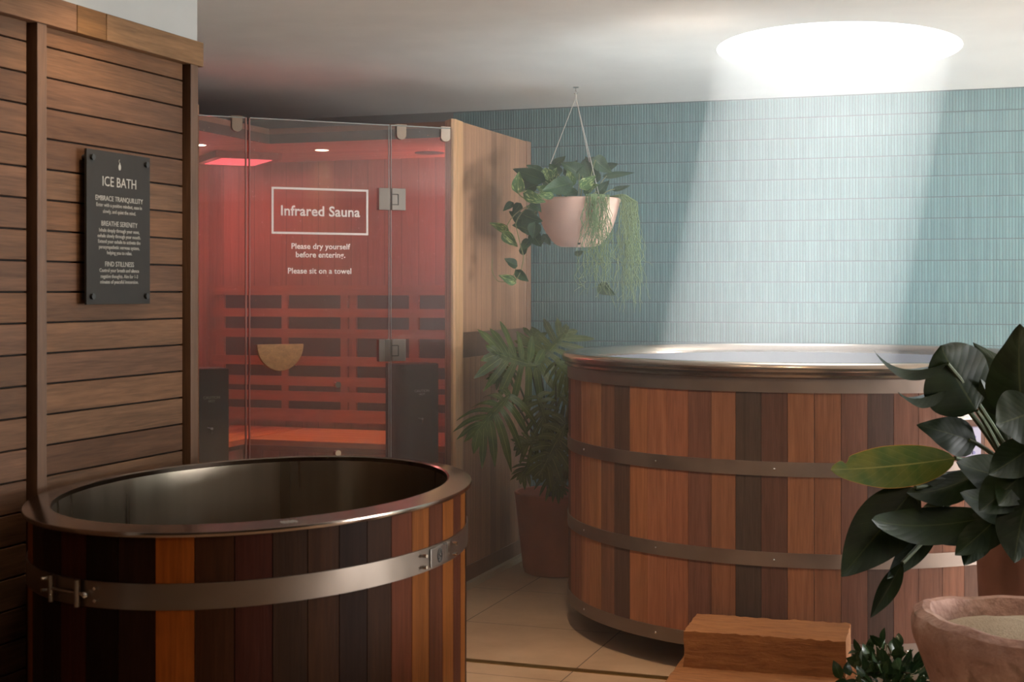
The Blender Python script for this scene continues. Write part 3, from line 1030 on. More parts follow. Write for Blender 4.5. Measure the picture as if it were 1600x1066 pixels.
# lettering on the door
fr_ = MB()
for s0, s1, z0, z1 in ((0.820, 0.389, 1.800, 1.791), (0.820, 0.389, 1.611, 1.602), (0.820, 0.811, 1.791, 1.611), (0.398, 0.389, 1.791, 1.611)):
    gbox(fr_, s0, s1, z0, z1, 0.0008, 0.0020)
fr_.build('lettering_frame', M['letters_white'], door)
for text, size, x, zz in (('Infrared Sauna', 0.0600, -0.6045, 1.699), ('Please dry yourself', 0.0335, -0.604, 1.550), ('before entering.', 0.0335, -0.604, 1.514), ('Please sit on a towel', 0.0335, -0.6075, 1.445)):
    lettering('lettering', [(text, size, x, zz)], M['letters_white'], door, G(0, 0, 0.0014), -GD, (0, 0, 1), 1.02, 0.02)
# half-moon wooden handle, inside and outside
m = MB()
hc = G(0.793, 1.137, 0.022)
pts = [hc - GD * 0.101 * math.cos(math.pi * k / 28) * -1 - up * 0.112 * math.sin(math.pi * k / 28) for k in range(29)]
pts = [hc + GD * (0.101 * math.cos(math.pi * k / 28)) - up * (0.112 * math.sin(math.pi * k / 28)) for k in range(29)]
m.prism(pts, GN * 0.022)
m.build('handle', M['cedar_h'], door, color=pal(200, 150, 104), bevel=0.003)
gbox(MB(), 0.72, 0.866, 1.085, 1.118, 0.0, 0.024).build('handle_spacer', M['black'], door)
for z in (0.958, 0.664):
    MB().tube([G(0.529, z, -0.012), G(0.529, z, 0.014)], 0.013, 16).build('glass_bolt', M['chrome'], door, smooth=True)
# hinges
for z in (1.762, 1.101):
    h = gbox(MB(), 0.290, 0.342, z - 0.048, z + 0.048, -0.020, 0.009)
    h2 = gbox(MB(), 0.217, 0.283, z - 0.048, z + 0.048, -0.020, 0.009)
    hd = h.build('hinge', M['steel_brush'], door, bevel=0.001)
    gbox(MB(), 0.217, 0.2815, z - 0.048, z + 0.048, -0.020, 0.009).build('hinge_plate', M['steel_brush'], door, bevel=0.001)
    for s0, s1, z0, z1 in ((0.250, 0.2545, -0.026, 0.022), (0.254, 0.281, 0.019, 0.023), (0.254, 0.281, -0.026, -0.022)):
        gbox(MB(), s0, s1, z + z0, z + z1, 0.0085, 0.0098).build('knuckle_groove', M['dark_mark'], hd)
# clamps along the top of the glass
for s in (0.968, 0.236, 0.026):
    par = pl if s > 0.9 else pr
    for o0, o1 in ((0.001, 0.007), (-0.018, -0.009)):
        pts = [G(s + 0.022, 2.082, o0), G(s + 0.022, 2.045, o0)] + [G(s + 0.022 * math.cos(math.pi * k / 12), 2.045 - 0.020 * math.sin(math.pi * k / 12), o0) for k in range(1, 12)] + [G(s - 0.022, 2.045, o0), G(s - 0.022, 2.082, o0)]
        MB().prism(pts, GN * (o1 - o0)).build('clamp', M['steel_rim'], par)
    gbox(MB(), s - 0.024, s + 0.024, 2.086, 2.091, -0.03, 0.008).build('clamp_cap', M['steel_rim'], par)
# backrest: rails and uprights over carbon heaters
BY = SYB - 0.06
back = MB().box(-4.21, -2.46, BY - 0.012, BY - 0.001, 0.66, 1.35).build('heating_panel', M['black'], sau)
rail_c = pal(186, 116, 84)
for z0, z1 in ((1.338, 1.390), (1.220, 1.266), (1.108, 1.156), (0.958, 1.008), (0.848, 0.898), (0.766, 0.818), (0.655, 0.722)):
    MB().box(-4.22, -2.45, BY - 0.042, BY - 0.028, z0, z1).build('back_slat', M['cedar_h'], sau, color=rail_c)
for x0, x1 in ((-4.21, -4.155), (-3.80, -3.762), (-3.445, -3.402), (-3.394, -3.352), (-3.045, -2.99), (-2.60, -2.55)):
    MB().box(x0, x1, BY - 0.028, BY - 0.012, 0.655, 1.35).build('back_upright', M['cedar'], sau, color=rail_c)
# bench in an L: along the back and along the left
bc = pal(200, 126, 82)
for k in range(6):
    y0 = 6.39 + k * 0.105
    MB().box(-3.66, -2.46, y0, min(y0 + 0.101, BY - 0.005), 0.592, 0.62).build('bench_slat', M['cedar_h'], sau, color=bc, bevel=0.002)
for k in range(6):
    x0 = -3.665 - (k + 1) * 0.1
    MB().box(x0, x0 + 0.096, 5.40, BY - 0.005, 0.592, 0.62).build('bench_slat', M['board'], sau, color=bc, bevel=0.002)
MB().box(-3.66, -2.46, 6.39, 6.41, 0.565, 0.591).build('bench_edge', M['cedar_h'], sau, color=pal(150, 92, 62))
MB().box(-3.66, -2.46, 6.43, 6.45, 0.08, 0.563).build('bench_front', M['cedar_v'], sau)
MB().box(-3.72, -3.70, 5.42, 6.43, 0.08, 0.563).build('bench_front', M['cedar_y'], sau)
# heaters standing just inside the glass
for s0, s1, ts_ in ((0.036, 0.172, 0.115), (0.988, 1.112, 1.060)):
    hm = MB()
    o1 = -0.055
    wdt = s1 - s0
    pts = [G(s0, 0.10, o1 - 0.16), G(s0, 0.10, o1)]
    if s0 < 0.5:
        rr = 0.055
        pts += [G(s1 + rr * math.sin(math.pi / 2 * k / 8) - 0.0, 0.10, o1 - rr * (1 - math.cos(math.pi / 2 * k / 8))) for k in range(9)] + [G(s1 + rr, 0.10, o1 - 0.16)]
    else:
        pts += [G(s1, 0.10, o1), G(s1, 0.10, o1 - 0.16)]
    # outline must run counter-clockwise from above
    hm.prism(pts[::-1] if (pts[1] - pts[0]).cross(pts[2] - pts[1]).z < 0 else pts, (0, 0, 0.935))
    he = hm.build('heater', M['heater'], sau, smooth=True)
    gbox(MB(), s0 + 0.008, s0 + 0.105, 1.0365, 1.0385, o1 - 0.006, o1 + 0.001).build('top_edge', M['chrome'], he)
    lettering('lettering', [('CAUTION', 0.016, -ts_, 0.915), ('HOT', 0.014, -ts_, 0.900)], M['letters_grey'], he, G(0, 0, o1 + 0.001), -GD, (0, 0, 1))
    m = MB()
    cc = G(ts_, 0.79 if s0 < 0.5 else 0.785, o1 + 0.004)
    m.ball(cc, 0.008, 6)
    m.tube([cc + GD * 0.02 + up * 0.006, cc, cc - up * 0.02], 0.003, 6)
    m.build('catch', M['chrome'], he, smooth=True)
# lights in the sauna ceiling
ex, ey = Vector((math.cos(R(45)), math.sin(R(45)), 0)), Vector((-math.sin(R(45)), math.cos(R(45)), 0))
lc = Vector((-3.83, 6.60, 2.066))
lb = MB().obox(lc - up * 0.018, ex * 0.17, ey * 0.22, up * 0.018).build('light_box', M['cedar_h'], sau, color=pal(170, 104, 78))
MB().obox(lc - up * 0.0375, ex * 0.13, ey * 0.18, up * 0.0012).build('red_diffuser', emit_mat('red_light_panel', (1.0, 0.10, 0.12, 1), 1.8), lb)
lamp('sauna_red_light', 'AREA', lc - up * 0.045, (0.15, 0.0, -1), 5.0, (1.0, 0.32, 0.31), shape='SQUARE', size=0.28)
for x, y, e in ((-3.295, 6.498, 34.0), (-3.737, 6.073, 6.0)):
    MB().disc((x, y, 2.0655), 0.033, (0, 1, 0), (1, 0, 0), 20, 0.003).build('downlight', emit_mat('warm_downlight', (1.0, 0.82, 0.6, 1), 9.0), sau)
    lamp('sauna_downlight', 'SPOT', (x, y, 2.055), (0, 0, -1), e, (1.0, 0.60, 0.22), spot_size=R(46), spot_blend=0.4, shadow_soft_size=0.02)
MB().disc((-2.835, 6.79, 2.0655), 0.075, (0, 1, 0), (1, 0, 0), 32, 0.006).build('speaker', M['speaker'], sau)
# added red fill lamps in the two rear corners, without any fitting
for x, y, e in ((SXR - 0.065, BY - 0.05, 7.0), (SXL + 0.06, BY - 0.05, 0.5)):
    lamp('sauna_corner_fill', 'AREA', (x + (0.03 if x < -3 else -0.03), y - 0.03, 1.72), (1 if x < -3 else -1, -0.35, 0), e, (1.0, 0.20, 0.21), shape='RECTANGLE', size=0.02, size_y=0.6)


# ------------------------------------------------------------------ plants
def leaf_sheet(m, B, T, width, side, bend=0.0, fold=0.15, shape='ovate', ns=14, nw=6, wave=0.0, curl=0.0, bite=None):
    """A leaf blade from B to T; side = a hint of the direction across; bend lifts the middle along the normal."""
    B, T = Vector(B), Vector(T)
    D = (T - B)
    L = D.length
    D.normalize()
    Sd = Vector(side)
    Sd = (Sd - D * Sd.dot(D)).normalized()
    Nn = D.cross(Sd).normalized()
    rows = []
    for i in range(ns + 1):
        t = i / ns
        if shape == 'heart':
            w = (math.sin(math.pi * min(1, t ** 0.55)) ** 0.8) if t < 1 else 0
            w = max(w, 0) * (1 - 0.25 * t)
        elif shape == 'paddle':
            w = math.sin(math.pi * t ** 0.82) ** 0.66 if 0 < t < 1 else 0
        elif shape == 'lance':
            w = math.sin(math.pi * t ** 0.8) ** 0.9
        else:
            w = math.sin(math.pi * t ** 0.72) ** 0.85 if 0 < t < 1 else 0
        w = w * width / 2
        c = B + D * (L * t) + Nn * (bend * L * 4 * t * (1 - t)) - Nn * (curl * L * t * t)
        row = []
        for j in range(nw + 1):
            x = j / nw * 2 - 1
            back_ = -0.16 * L * abs(x) ** 1.5 * (1 - t) ** 6 if shape == 'heart' else 0
            if bite and x * bite[3] > 0:
                w_ = w * (1 - bite[2] * math.exp(-((t - bite[0]) / bite[1]) ** 2))
            else:
                w_ = w
            row.append(c + Sd * (x * w_) + Nn * (fold * abs(x) * w + wave * width * math.sin(t * 17 + x * 2) * abs(x)) + D * back_)
        rows.append(row)
    m.sheet(rows)
    return m


def bez(a, b, c, n=8):
    a, b, c = Vector(a), Vector(b), Vector(c)
    return [a * (1 - t) ** 2 + b * 2 * t * (1 - t) + c * t * t for t in [i / n for i in range(n + 1)]]


M['pothos'] = leaf_mat('variegated_leaf', srgb(70, 104, 62), srgb(92, 126, 74), srgb(150, 172, 110), 0.35, 0.2, srgb(196, 208, 140))
M['pothos_dark'] = leaf_mat('dark_trailing_leaf', srgb(46, 74, 48), srgb(62, 92, 58), srgb(96, 120, 78), 0.4, 0.2)
M['stem'] = plain('pale_green_stem', srgb(128, 134, 84), 0.5)
M['stem_dark'] = plain('dark_green_stem', srgb(62, 74, 44), 0.45)
M['string'] = plain('grey_green_string', srgb(120, 142, 92), 0.6)
M['philo'] = leaf_mat('split_leaf', srgb(62, 78, 36), srgb(86, 100, 46), srgb(150, 156, 92), 0.25, 0.1, veins=1.0)
M['rubber'] = leaf_mat('broad_dark_leaf', srgb(18, 28, 12), srgb(27, 40, 17), srgb(46, 54, 28), 0.38, 0.05)
M['rubber_backlit'] = leaf_mat('backlit_leaf', srgb(62, 82, 30), srgb(92, 96, 36), srgb(120, 120, 60), 0.3, 0.3, edge=srgb(150, 110, 40))  # lighter yellow-green puts the backlight into this leaf's colour
M['shrub'] = leaf_mat('small_dark_leaf', srgb(28, 44, 26), srgb(44, 62, 34), srgb(70, 86, 50), 0.25, 0.1)

# --- hanging planter
HC = at(903, 320, 6.72)
HC = Vector((HC.x, HC.y, 1.784))
hp = thing('hanging_planter', (HC.x, HC.y, 1.565), 'pale pink terracotta bowl of trailing plants hanging from the ceiling', 'hanging planter')
bowl = MB()
RB = 0.196
prof = [(0.0005, 1.566), (0.080, 1.566), (0.100, 1.574), (0.122, 1.594), (0.145, 1.624), (0.162, 1.656), (0.174, 1.690), (0.183, 1.725), (0.190, 1.755), (RB + 0.001, 1.774), (RB + 0.004, 1.782),
        (RB, 1.788), (RB - 0.010, 1.788), (RB - 0.014, 1.776), (RB - 0.025, 1.72), (RB - 0.06, 1.64), (RB - 0.10, 1.60), (0.0005, 1.59)]
bowl.lathe(prof, 72, (HC.x, HC.y)).build('bowl', M['terracotta_pale'], hp, smooth=True)
MB().lathe([(RB - 0.022, 1.755), (0.1, 1.765), (0.0005, 1.768)], 48, (HC.x, HC.y)).build('soil', M['soil'], hp, smooth=True)
dh = at(895, 379, 6.52)
MB().tube([Vector((HC.x, HC.y, 1.579)) - CAM_F * 0.098, Vector((HC.x, HC.y, 1.579)) - CAM_F * 0.108], 0.007, 10).build('drain_hole', M['black'], hp)
hk = Vector((HC.x - 0.01, HC.y, ZC))
m = MB()
m.tube([hk, hk - up * 0.02, hk - up * 0.028 + CAM_R * 0.008, hk - up * 0.036, hk - up * 0.03 - CAM_R * 0.008], 0.0022, 6)
m.disc(hk - up * 0.004, 0.014, CAM_R, CAM_F, 16, 0.004)
m.build('hook', M['chrome'], hp, smooth=True)
apex = hk - up * 0.05
MB().tube([hk - up * 0.03, apex], 0.003, 6).build('cord', M['cord'], hp)
for ang in (150, -30, 60, 240):
    e = Vector((HC.x, HC.y, 1.782)) + (CAM_R * math.cos(R(ang)) - CAM_F * math.sin(R(ang))) * (RB - 0.006) if ang not in (150, -30) else None
for a_ in (0.0, 120.0, 240.0):
    ang = R(a_ + 62)
    e = Vector((HC.x, HC.y, 1.786)) + (CAM_R * math.cos(ang) - CAM_F * math.sin(ang)) * (RB - 0.004)
    MB().tube([apex, apex.lerp(e, 0.5), e], 0.0018, 6).build('cord', M['cord'], hp)

# leaves: base, tip (survey px), distance, width/length, variegated?
HL = [((809, 298), (811, 268), 6.50, 0.62, 1), ((846, 280), (801, 264), 6.55, 0.42, 0), ((856, 279), (852, 262), 6.6, 0.9, 1), ((889, 287), (847, 298), 6.50, 0.55, 0),
      ((822, 303), (853, 316), 6.46, 0.55, 1), ((893, 288), (887, 264), 6.55, 0.65, 1), ((910, 292), (931, 274), 6.5, 0.62, 1), ((930, 250), (956, 270), 6.8, 0.7, 0),
      ((948, 275), (992, 270), 6.85, 0.22, 0), ((905, 272), (876, 254), 6.8, 0.7, 0), ((925, 285), (915, 250), 6.85, 0.75, 0), ((868, 290), (840, 270), 6.7, 0.6, 0),
      ((880, 300), (866, 276), 6.75, 0.8, 0), ((935, 300), (952, 282), 6.75, 0.6, 0), ((820, 296), (842, 287), 6.6, 0.75, 0), ((858, 300), (838, 292), 6.5, 0.7, 1), ((960, 296), (985, 290), 6.8, 0.3, 0),
      ((912, 262), (940, 246), 6.85, 0.6, 0), ((900, 300), (880, 306), 6.55, 0.6, 0), ((872, 272), (858, 256), 6.75, 0.8, 0), ((890, 266), (902, 250), 6.85, 0.7, 0), ((820, 280), (832, 262), 6.6, 0.6, 0),
      # trailing on the left
      ((818, 336), (848, 346), 6.60, 0.75, 0), ((836, 350), (833, 373), 6.58, 0.8, 0), ((791, 359), (764, 348), 6.6, 0.42, 1), ((788, 366), (809, 386), 6.58, 0.6, 1),
      ((806, 414), (788, 404), 6.66, 0.6, 0), ((803, 441), (779, 430), 6.6, 0.55, 1), ((808, 424), (826, 440), 6.6, 0.55, 0), ((812, 320), (800, 336), 6.64, 0.7, 0), ((825, 360), (800, 352), 6.66, 0.7, 0),
      ((815, 345), (795, 330), 6.68, 0.7, 0), ((826, 376), (812, 392), 6.66, 0.6, 0), ((850, 368), (860, 384), 6.70, 0.6, 0), ((840, 380), (852, 372), 6.72, 0.7, 0), ((858, 284), (870, 262), 6.66, 0.75, 1), ((884, 270), (912, 258), 6.8, 0.6, 0), ((915, 300), (936, 288), 6.58, 0.6, 1), ((845, 268), (822, 258), 6.7, 0.5, 0), ((862, 306), (838, 306), 6.46, 0.5, 1), ((946, 262), (966, 256), 6.85, 0.5, 0), ((928, 268), (914, 244), 6.85, 0.6, 0), ((826, 340), (808, 352), 6.62, 0.7, 0), ((838, 330), (822, 322), 6.62, 0.7, 0), ((832, 366), (846, 386), 6.64, 0.7, 0), ((866, 258), (884, 244), 6.82, 0.6, 0), ((815, 395), (826, 382), 6.68, 0.6, 0),
      ((800, 318), (786, 330), 6.66, 0.6, 0), ((938, 448), (962, 462), 6.75, 0.6, 0), ((900, 398), (912, 392), 6.75, 0.6, 0), ((832, 318), (846, 332), 6.56, 0.7, 0)]
for b, tpx, dd, wl_, va in HL:
    B, T = at(b[0], b[1], dd), at(tpx[0], tpx[1], dd - random.uniform(-0.04, 0.06))
    L = (T - B).length
    side = (T - B).cross(CAM_F + Vector((0, 0, random.uniform(-0.5, 0.3))) + CAM_R * random.uniform(-0.5, 0.5))
    m = MB()
    leaf_sheet(m, B, T, L * wl_ * 1.15, side, random.choice((-1, 1)) * 0.08, 0.22, 'heart', 12, 6, 0.02)
    m.build('leaf', M['pothos'] if va else M['pothos_dark'], hp, smooth=True)
m = MB()
soilp = Vector((HC.x, HC.y, 1.765))
for b, tpx, dd, wl_, va in HL[:22]:
    B = at(b[0], b[1], dd)
    root = soilp + (B - soilp) * 0.45
    root.z = 1.765
    m.tube(bez(root, (root + B) / 2 + up * 0.035, B, 6), 0.0022, 5)
m.tube(bez(at(832, 311, 6.5), at(812, 312, 6.47), at(809, 298, 6.5)), 0.0028, 6)
m.tube(bez(at(842, 312, 6.55), at(810, 330, 6.6), at(806, 350, 6.6)) + bez(at(806, 352, 6.6), at(812, 380, 6.6), at(818, 400, 6.6)) + bez(at(818, 401, 6.6), at(815, 430, 6.6), at(803, 441, 6.6)), 0.0022, 5)
m.tube(bez(at(840, 316, 6.6), at(795, 330, 6.6), at(788, 366, 6.6)), 0.0022, 5)
m.tube(bez(at(770, 405, 6.6), at(764, 425, 6.6), at(779, 440, 6.6)) + bez(at(780, 440, 6.6), at(800, 445, 6.6), at(806, 420, 6.6)), 0.0018, 5)
m.tube(bez(at(838, 330, 6.6), at(820, 345, 6.6), at(836, 352, 6.6)), 0.002, 5)
m.build('vine', M['stem'], hp, smooth=True)
# thread-like trailing stems over the front and the right
m = MB()
def strand(p0, steps, drift, wig, r):
    pts = [Vector(p0)]
    v = Vector((0, 0, -1))
    p = Vector(p0)
    ph = rng.uniform(0, 6.28, 2)
    for i in range(steps):
        k = i / steps
        p = p + up * -0.02 + CAM_R * (drift * 0.02 + wig * (0.3 + k) * 0.012 * math.sin(ph[0] + i * 0.9) + rng.normal(0, 0.003 + 0.004 * wig * k)) + CAM_F * (wig * 0.008 * math.sin(ph[1] + i * 1.1))
        if k > 0.72 and wig > 0.6:
            p = p + up * rng.uniform(0.0, 0.02)
        pts.append(p.copy())
    return pts
for i in range(95):
    x = rng.uniform(912, 950) if i % 3 else rng.uniform(918, 940)
    f = (x - 903) / 2260 * 6.6
    front = Vector((HC.x, HC.y, 1.792)) + CAM_R * f - CAM_F * (math.sqrt(max(RB * RB - f * f, 0)) + 0.008)
    inside = front + CAM_F * 0.07 + up * -0.005
    pts = [inside, front + up * 0.006] + strand(front - CAM_F * 0.003 - up * 0.006, int(rng.uniform(8, 26)), rng.uniform(-0.12, 0.16), rng.uniform(0.3, 1.1), 0.001)
    m.tube(pts, 0.0011, 4, False)
for i in range(80):
    f = rng.uniform(0.165, 0.20)
    ang = rng.uniform(-0.5, 0.5)
    e = Vector((HC.x, HC.y, 1.792)) + CAM_R * ((RB + 0.008) * math.cos(ang)) + CAM_F * ((RB + 0.008) * math.sin(ang))
    out = e + CAM_R * rng.uniform(0.0, 0.075)
    pts = [Vector((HC.x, HC.y, 1.78)).lerp(e, 0.6), e.lerp(out, 0.3) + up * 0.012, out - up * 0.02] + strand(out - up * 0.03, int(rng.uniform(12, 26)), rng.uniform(-0.1, 0.14), rng.uniform(0.2, 0.8), 0.001)
    m.tube(pts, 0.0011, 4, False)
tag(m.build('trailing_stems', M['string'], hp), kind='stuff')


# --- split-leaf philodendron in the tall terracotta pot
PC = Vector((-2.125, 6.665, 0))
pp_ = thing('potted_philodendron', PC, 'split-leaf philodendron in a tall terracotta pot between sauna and hot tub', 'potted plant')
MB().lathe([(0.0005, 0.0), (0.135, 0.0), (0.150, 0.006), (0.157, 0.03), (0.196, 0.375), (0.200, 0.388), (0.196, 0.394), (0.184, 0.392), (0.180, 0.37), (0.172, 0.30), (0.0005, 0.30)], 72, (PC.x, PC.y)).build('pot', M['terracotta'], pp_, smooth=True)
MB().lathe([(0.178, 0.34), (0.1, 0.355), (0.0005, 0.36)], 40, (PC.x, PC.y)).build('soil', M['soil'], pp_, smooth=True)


def split_leaf(m, B, T, side, lobe=0.55, n=8, droop=0.25, bend=0.06, width_f=0.07):
    """A pinnate blade: midrib B to T with finger lobes either side, drooping."""
    B, T = Vector(B), Vector(T)
    D = T - B
    L = D.length
    D.normalize()
    Sd = Vector(side)
    Sd = (Sd - D * Sd.dot(D)).normalized()
    Nn = D.cross(Sd).normalized()
    mid = lambda t: B + D * (L * t) + Nn * (bend * L * 4 * t * (1 - t)) - up * (droop * 0.35 * L * t * t)
    # blade along the midrib
    rows = []
    for i in range(13):
        t = i / 12
        w = L * (0.075 * math.sin(math.pi * min(1, t * 0.85 + 0.12)) + 0.01)
        if t == 1:
            w = 0.002
        c = mid(t)
        rows.append([c - Sd * w + Nn * w * 0.2, c - Sd * w * 0.5 + Nn * w * 0.06, c, c + Sd * w * 0.5 + Nn * w * 0.06, c + Sd * w + Nn * w * 0.2])
    m.sheet(rows)
    for sgn in (-1, 1):
        for k in range(n):
            t = 0.02 + 0.86 * k / (n - 1)
            ln = L * lobe * (0.55 + 0.45 * math.sin(math.pi * (0.2 + 0.75 * k / (n - 1)))) * random.uniform(0.85, 1.12)
            if k == n - 1:
                ln *= 0.6
            ang = R(118 - 88 * k / (n - 1))
            d0 = (D * math.cos(ang) + Sd * sgn * math.sin(ang)).normalized()
            wd = L * width_f * random.uniform(0.85, 1.2)
            c0 = mid(t)
            acr = d0.cross(Nn).normalized()
            rows = []
            for i in range(9):
                q = i / 8
                w = wd * (0.55 + 0.55 * math.sin(math.pi * min(1, 0.15 + q * 0.75))) * (1 if q < 0.75 else max(0.04, (1 - q) / 0.25) ** 0.6)
                c = c0 + d0 * (ln * q) + Nn * (ln * 0.16 * q) - up * (droop * ln * q * q) - D * (ln * -0.08 * q * q)
                rip = 0.012 * L * math.sin(q * 9 + k)
                rows.append([c - acr * w + Nn * rip, c, c + acr * w - Nn * rip])
            m.sheet(rows)
    return m


crown = Vector((PC.x, PC.y, 0.42))
PHL = [  # junction, tip, distance to each, lean, droop, lobe
    ((796, 618), (742, 664), 6.32, 6.22, 0.55, 0.62), ((838, 572), (772, 546), 6.62, 6.50, 0.15, 0.75), ((842, 566), (888, 512), 6.75, 6.85, 0.1, 0.65),
    ((868, 566), (900, 590), 6.45, 6.40, 0.6, 0.55), ((884, 662), (842, 735), 6.40, 6.35, 0.3, 0.45), ((852, 690), (808, 690), 6.45, 6.40, 0.3, 0.5),
    ((868, 610), (905, 640), 6.62, 6.7, 0.35, 0.6), ((840, 620), (858, 668), 6.55, 6.5, 0.35, 0.55), ((826, 560), (836, 516), 6.78, 6.86, 0.1, 0.55), ((800, 575), (772, 590), 6.72, 6.66, 0.3, 0.5),
    ((852, 735), (880, 765), 6.55, 6.52, 0.4, 0.5), ((836, 712), (812, 742), 6.5, 6.46, 0.4, 0.5), ((870, 700), (893, 740), 6.6, 6.62, 0.3, 0.5)]
for j_, t_, d1, d2, dr, lb_ in PHL:
    B, T = at(j_[0], j_[1], d1), at(t_[0], t_[1], d2)
    toward = (CAM_F * -1 + up * 0.55).normalized()
    side = (T - B).cross(toward)
    m = MB()
    split_leaf(m, B, T, side, lb_ * 1.25, 7, dr, 0.05)
    m.build('leaf', M['philo'], pp_, smooth=True)
    m = MB()
    st = crown + Vector((rng.uniform(-0.03, 0.03), rng.uniform(-0.03, 0.03), -0.05))
    m.tube(bez(st, (st + B) / 2 + up * 0.08, B, 8), [0.008 - 0.004 * i / 8 for i in range(9)], 7)
    m.build('stem', M['stem_dark'], pp_, smooth=True)


# --- broad-leaved plant in the right foreground
BD = 4.25
BC = at(1612, 800, 4.45)
BC.z = 0
bp_ = thing('broad_leaf_plant', BC, 'dark broad-leaved plant in a clay pot behind the stone basin', 'potted plant')
MB().lathe([(0.0005, 0.0), (0.13, 0.0), (0.14, 0.01), (0.165, 0.60), (0.17, 0.70), (0.16, 0.705), (0.152, 0.69), (0.145, 0.62), (0.0005, 0.62)], 64, (BC.x, BC.y)).build('pot', M['clay_dark'], bp_, smooth=True)
MB().lathe([(0.150, 0.66), (0.08, 0.672), (0.0005, 0.675)], 40, (BC.x, BC.y)).build('soil', M['soil'], bp_, smooth=True)
bcrown = Vector((BC.x, BC.y, 0.72))
# base px, tip px, base distance, tip distance, width (m), bend, fold, shape, tilt of the face (up), material
BITE = 1
BL = [
    ((1526, 642), (1470, 540), 4.22, 4.14, 0.225, 0.05, 0.10, 'paddle', 0.25, 'd'),
    ((1480, 568), (1366, 548), 4.16, 4.06, 0.062, 0.16, 0.55, 'lance', 1.6, 'd'),
    ((1480, 606), (1403, 612), 4.20, 4.08, 0.060, 0.14, 0.5, 'lance', 1.5, 'd'),
    ((1596, 632), (1594, 506), 4.10, 4.02, 0.205, 0.05, 0.12, 'heart', 0.15, 'd'),
    ((1625, 640), (1556, 664), 3.98, 3.92, 0.16, 0.05, 0.12, 'ovate', 0.3, 'd'),
    ((1514, 688), (1432, 664), 4.30, 4.24, 0.125, -0.05, 0.10, 'heart', 0.3, 'd'),
    ((1492, 716), (1298, 734), 4.16, 4.02, 0.128, 0.05, 0.14, 'paddle', 0.45, 'w'),
    ((1430, 762), (1314, 902), 4.10, 4.02, 0.165, 0.08, 0.10, 'ovate', 0.5, 'd'),
    ((1556, 806), (1362, 812), 4.08, 3.96, 0.115, 0.14, 0.12, 'paddle', 0.6, 'd'),
    ((1530, 740), (1416, 770), 4.14, 4.06, 0.10, 0.12, 0.35, 'ovate', 0.9, 'd'),
    ((1470, 800), (1386, 905), 4.12, 4.06, 0.075, 0.15, 0.35, 'lance', 0.8, 'd'),
    ((1410, 880), (1360, 966), 4.07, 4.04, 0.055, 0.08, 0.35, 'lance', 0.9, 'd'),
    ((1562, 650), (1532, 592), 4.24, 4.2, 0.05, 0.05, 0.5, 'lance', 0.3, 'd'),
    ((1600, 752), (1494, 722), 4.10, 4.06, 0.125, 0.06, 0.15, 'ovate', 0.5, 'd'),
    ((1610, 800), (1500, 770), 4.05, 4.02, 0.11, 0.08, 0.2, 'ovate', 0.6, 'd'),
    ((1605, 780), (1585, 880), 3.98, 3.92, 0.13, 0.1, 0.2, 'ovate', 0.6, 'd'),
    ((1545, 800), (1470, 850), 4.12, 4.08, 0.09, 0.1, 0.25, 'ovate', 0.7, 'd'),
    ((1480, 786), (1440, 830), 4.2, 4.18, 0.09, 0.1, 0.25, 'ovate', 0.7, 'd'),
    ((1598, 590), (1520, 535), 4.34, 4.38, 0.07, 0.06, 0.3, 'lance', 0.8, 'd'),
    ((1560, 730), (1430, 745), 4.18, 4.12, 0.085, 0.1, 0.4, 'lance', 1.2, 'd'),
    ((1576, 690), (1545, 610), 4.34, 4.38, 0.07, 0.06, 0.3, 'ovate', 0.5, 'd'),
    ((1620, 720), (1560, 790), 4.02, 3.96, 0.12, 0.1, 0.2, 'ovate', 0.5, 'd'),
    ((1580, 790), (1492, 868), 4.06, 4.02, 0.11, 0.1, 0.2, 'ovate', 0.6, 'd'),
    ((1545, 815), (1506, 884), 4.10, 4.06, 0.085, 0.1, 0.25, 'ovate', 0.6, 'd'),
    ((1600, 740), (1530, 800), 4.0, 3.96, 0.12, 0.1, 0.2, 'ovate', 0.5, 'd'),
    ((1625, 690), (1545, 742), 4.0, 3.96, 0.11, 0.1, 0.2, 'ovate', 0.5, 'd'),
    ((1650, 600), (1640, 520), 4.3, 4.3, 0.16, 0.06, 0.15, 'heart', 0.3, 'd'),
    ((1660, 700), (1700, 640), 4.3, 4.4, 0.16, 0.06, 0.15, 'heart', 0.3, 'd'),
    ((1660, 760), (1730, 760), 4.3, 4.3, 0.16, 0.1, 0.15, 'ovate', 0.5, 'd'),
]
for b, tpx, d1, d2, w, bend, fold, shp, tilt, mk_ in BL:
    B, T = at(b[0], b[1], d1), at(tpx[0], tpx[1], d2)
    toward = (CAM_F * -1 + up * tilt).normalized()
    side = (T - B).cross(toward)
    m = MB()
    leaf_sheet(m, B, T, w, side, bend, fold, shp, 40 if mk_ == 'w' else 18, 8, 0.012, bite=(0.845, 0.028, 0.5, BITE) if mk_ == 'w' else None)
    lf = m.build('leaf', M['rubber_backlit'] if mk_ == 'w' else M['rubber'], bp_, smooth=True)
    if mk_ == 'w':
        lf['label'] = 'yellow-green leaf with a nibbled edge, backlight put into its colour'
    m = MB()
    st = bcrown + Vector((rng.uniform(-0.05, 0.05), rng.uniform(-0.05, 0.05), -0.04))
    mid_ = st.lerp(B, 0.55) + up * (0.06 if B.z > 0.8 else 0.16)
    m.tube(bez(st, mid_, B, 8), [0.011 - 0.005 * i / 8 for i in range(9)], 8)
    m.build('stem', M['stem_dark'], bp_, smooth=True)

# --- stone basin
KC = at(1606, 965, 3.60)
KC.z = 0
KZ = 0.555


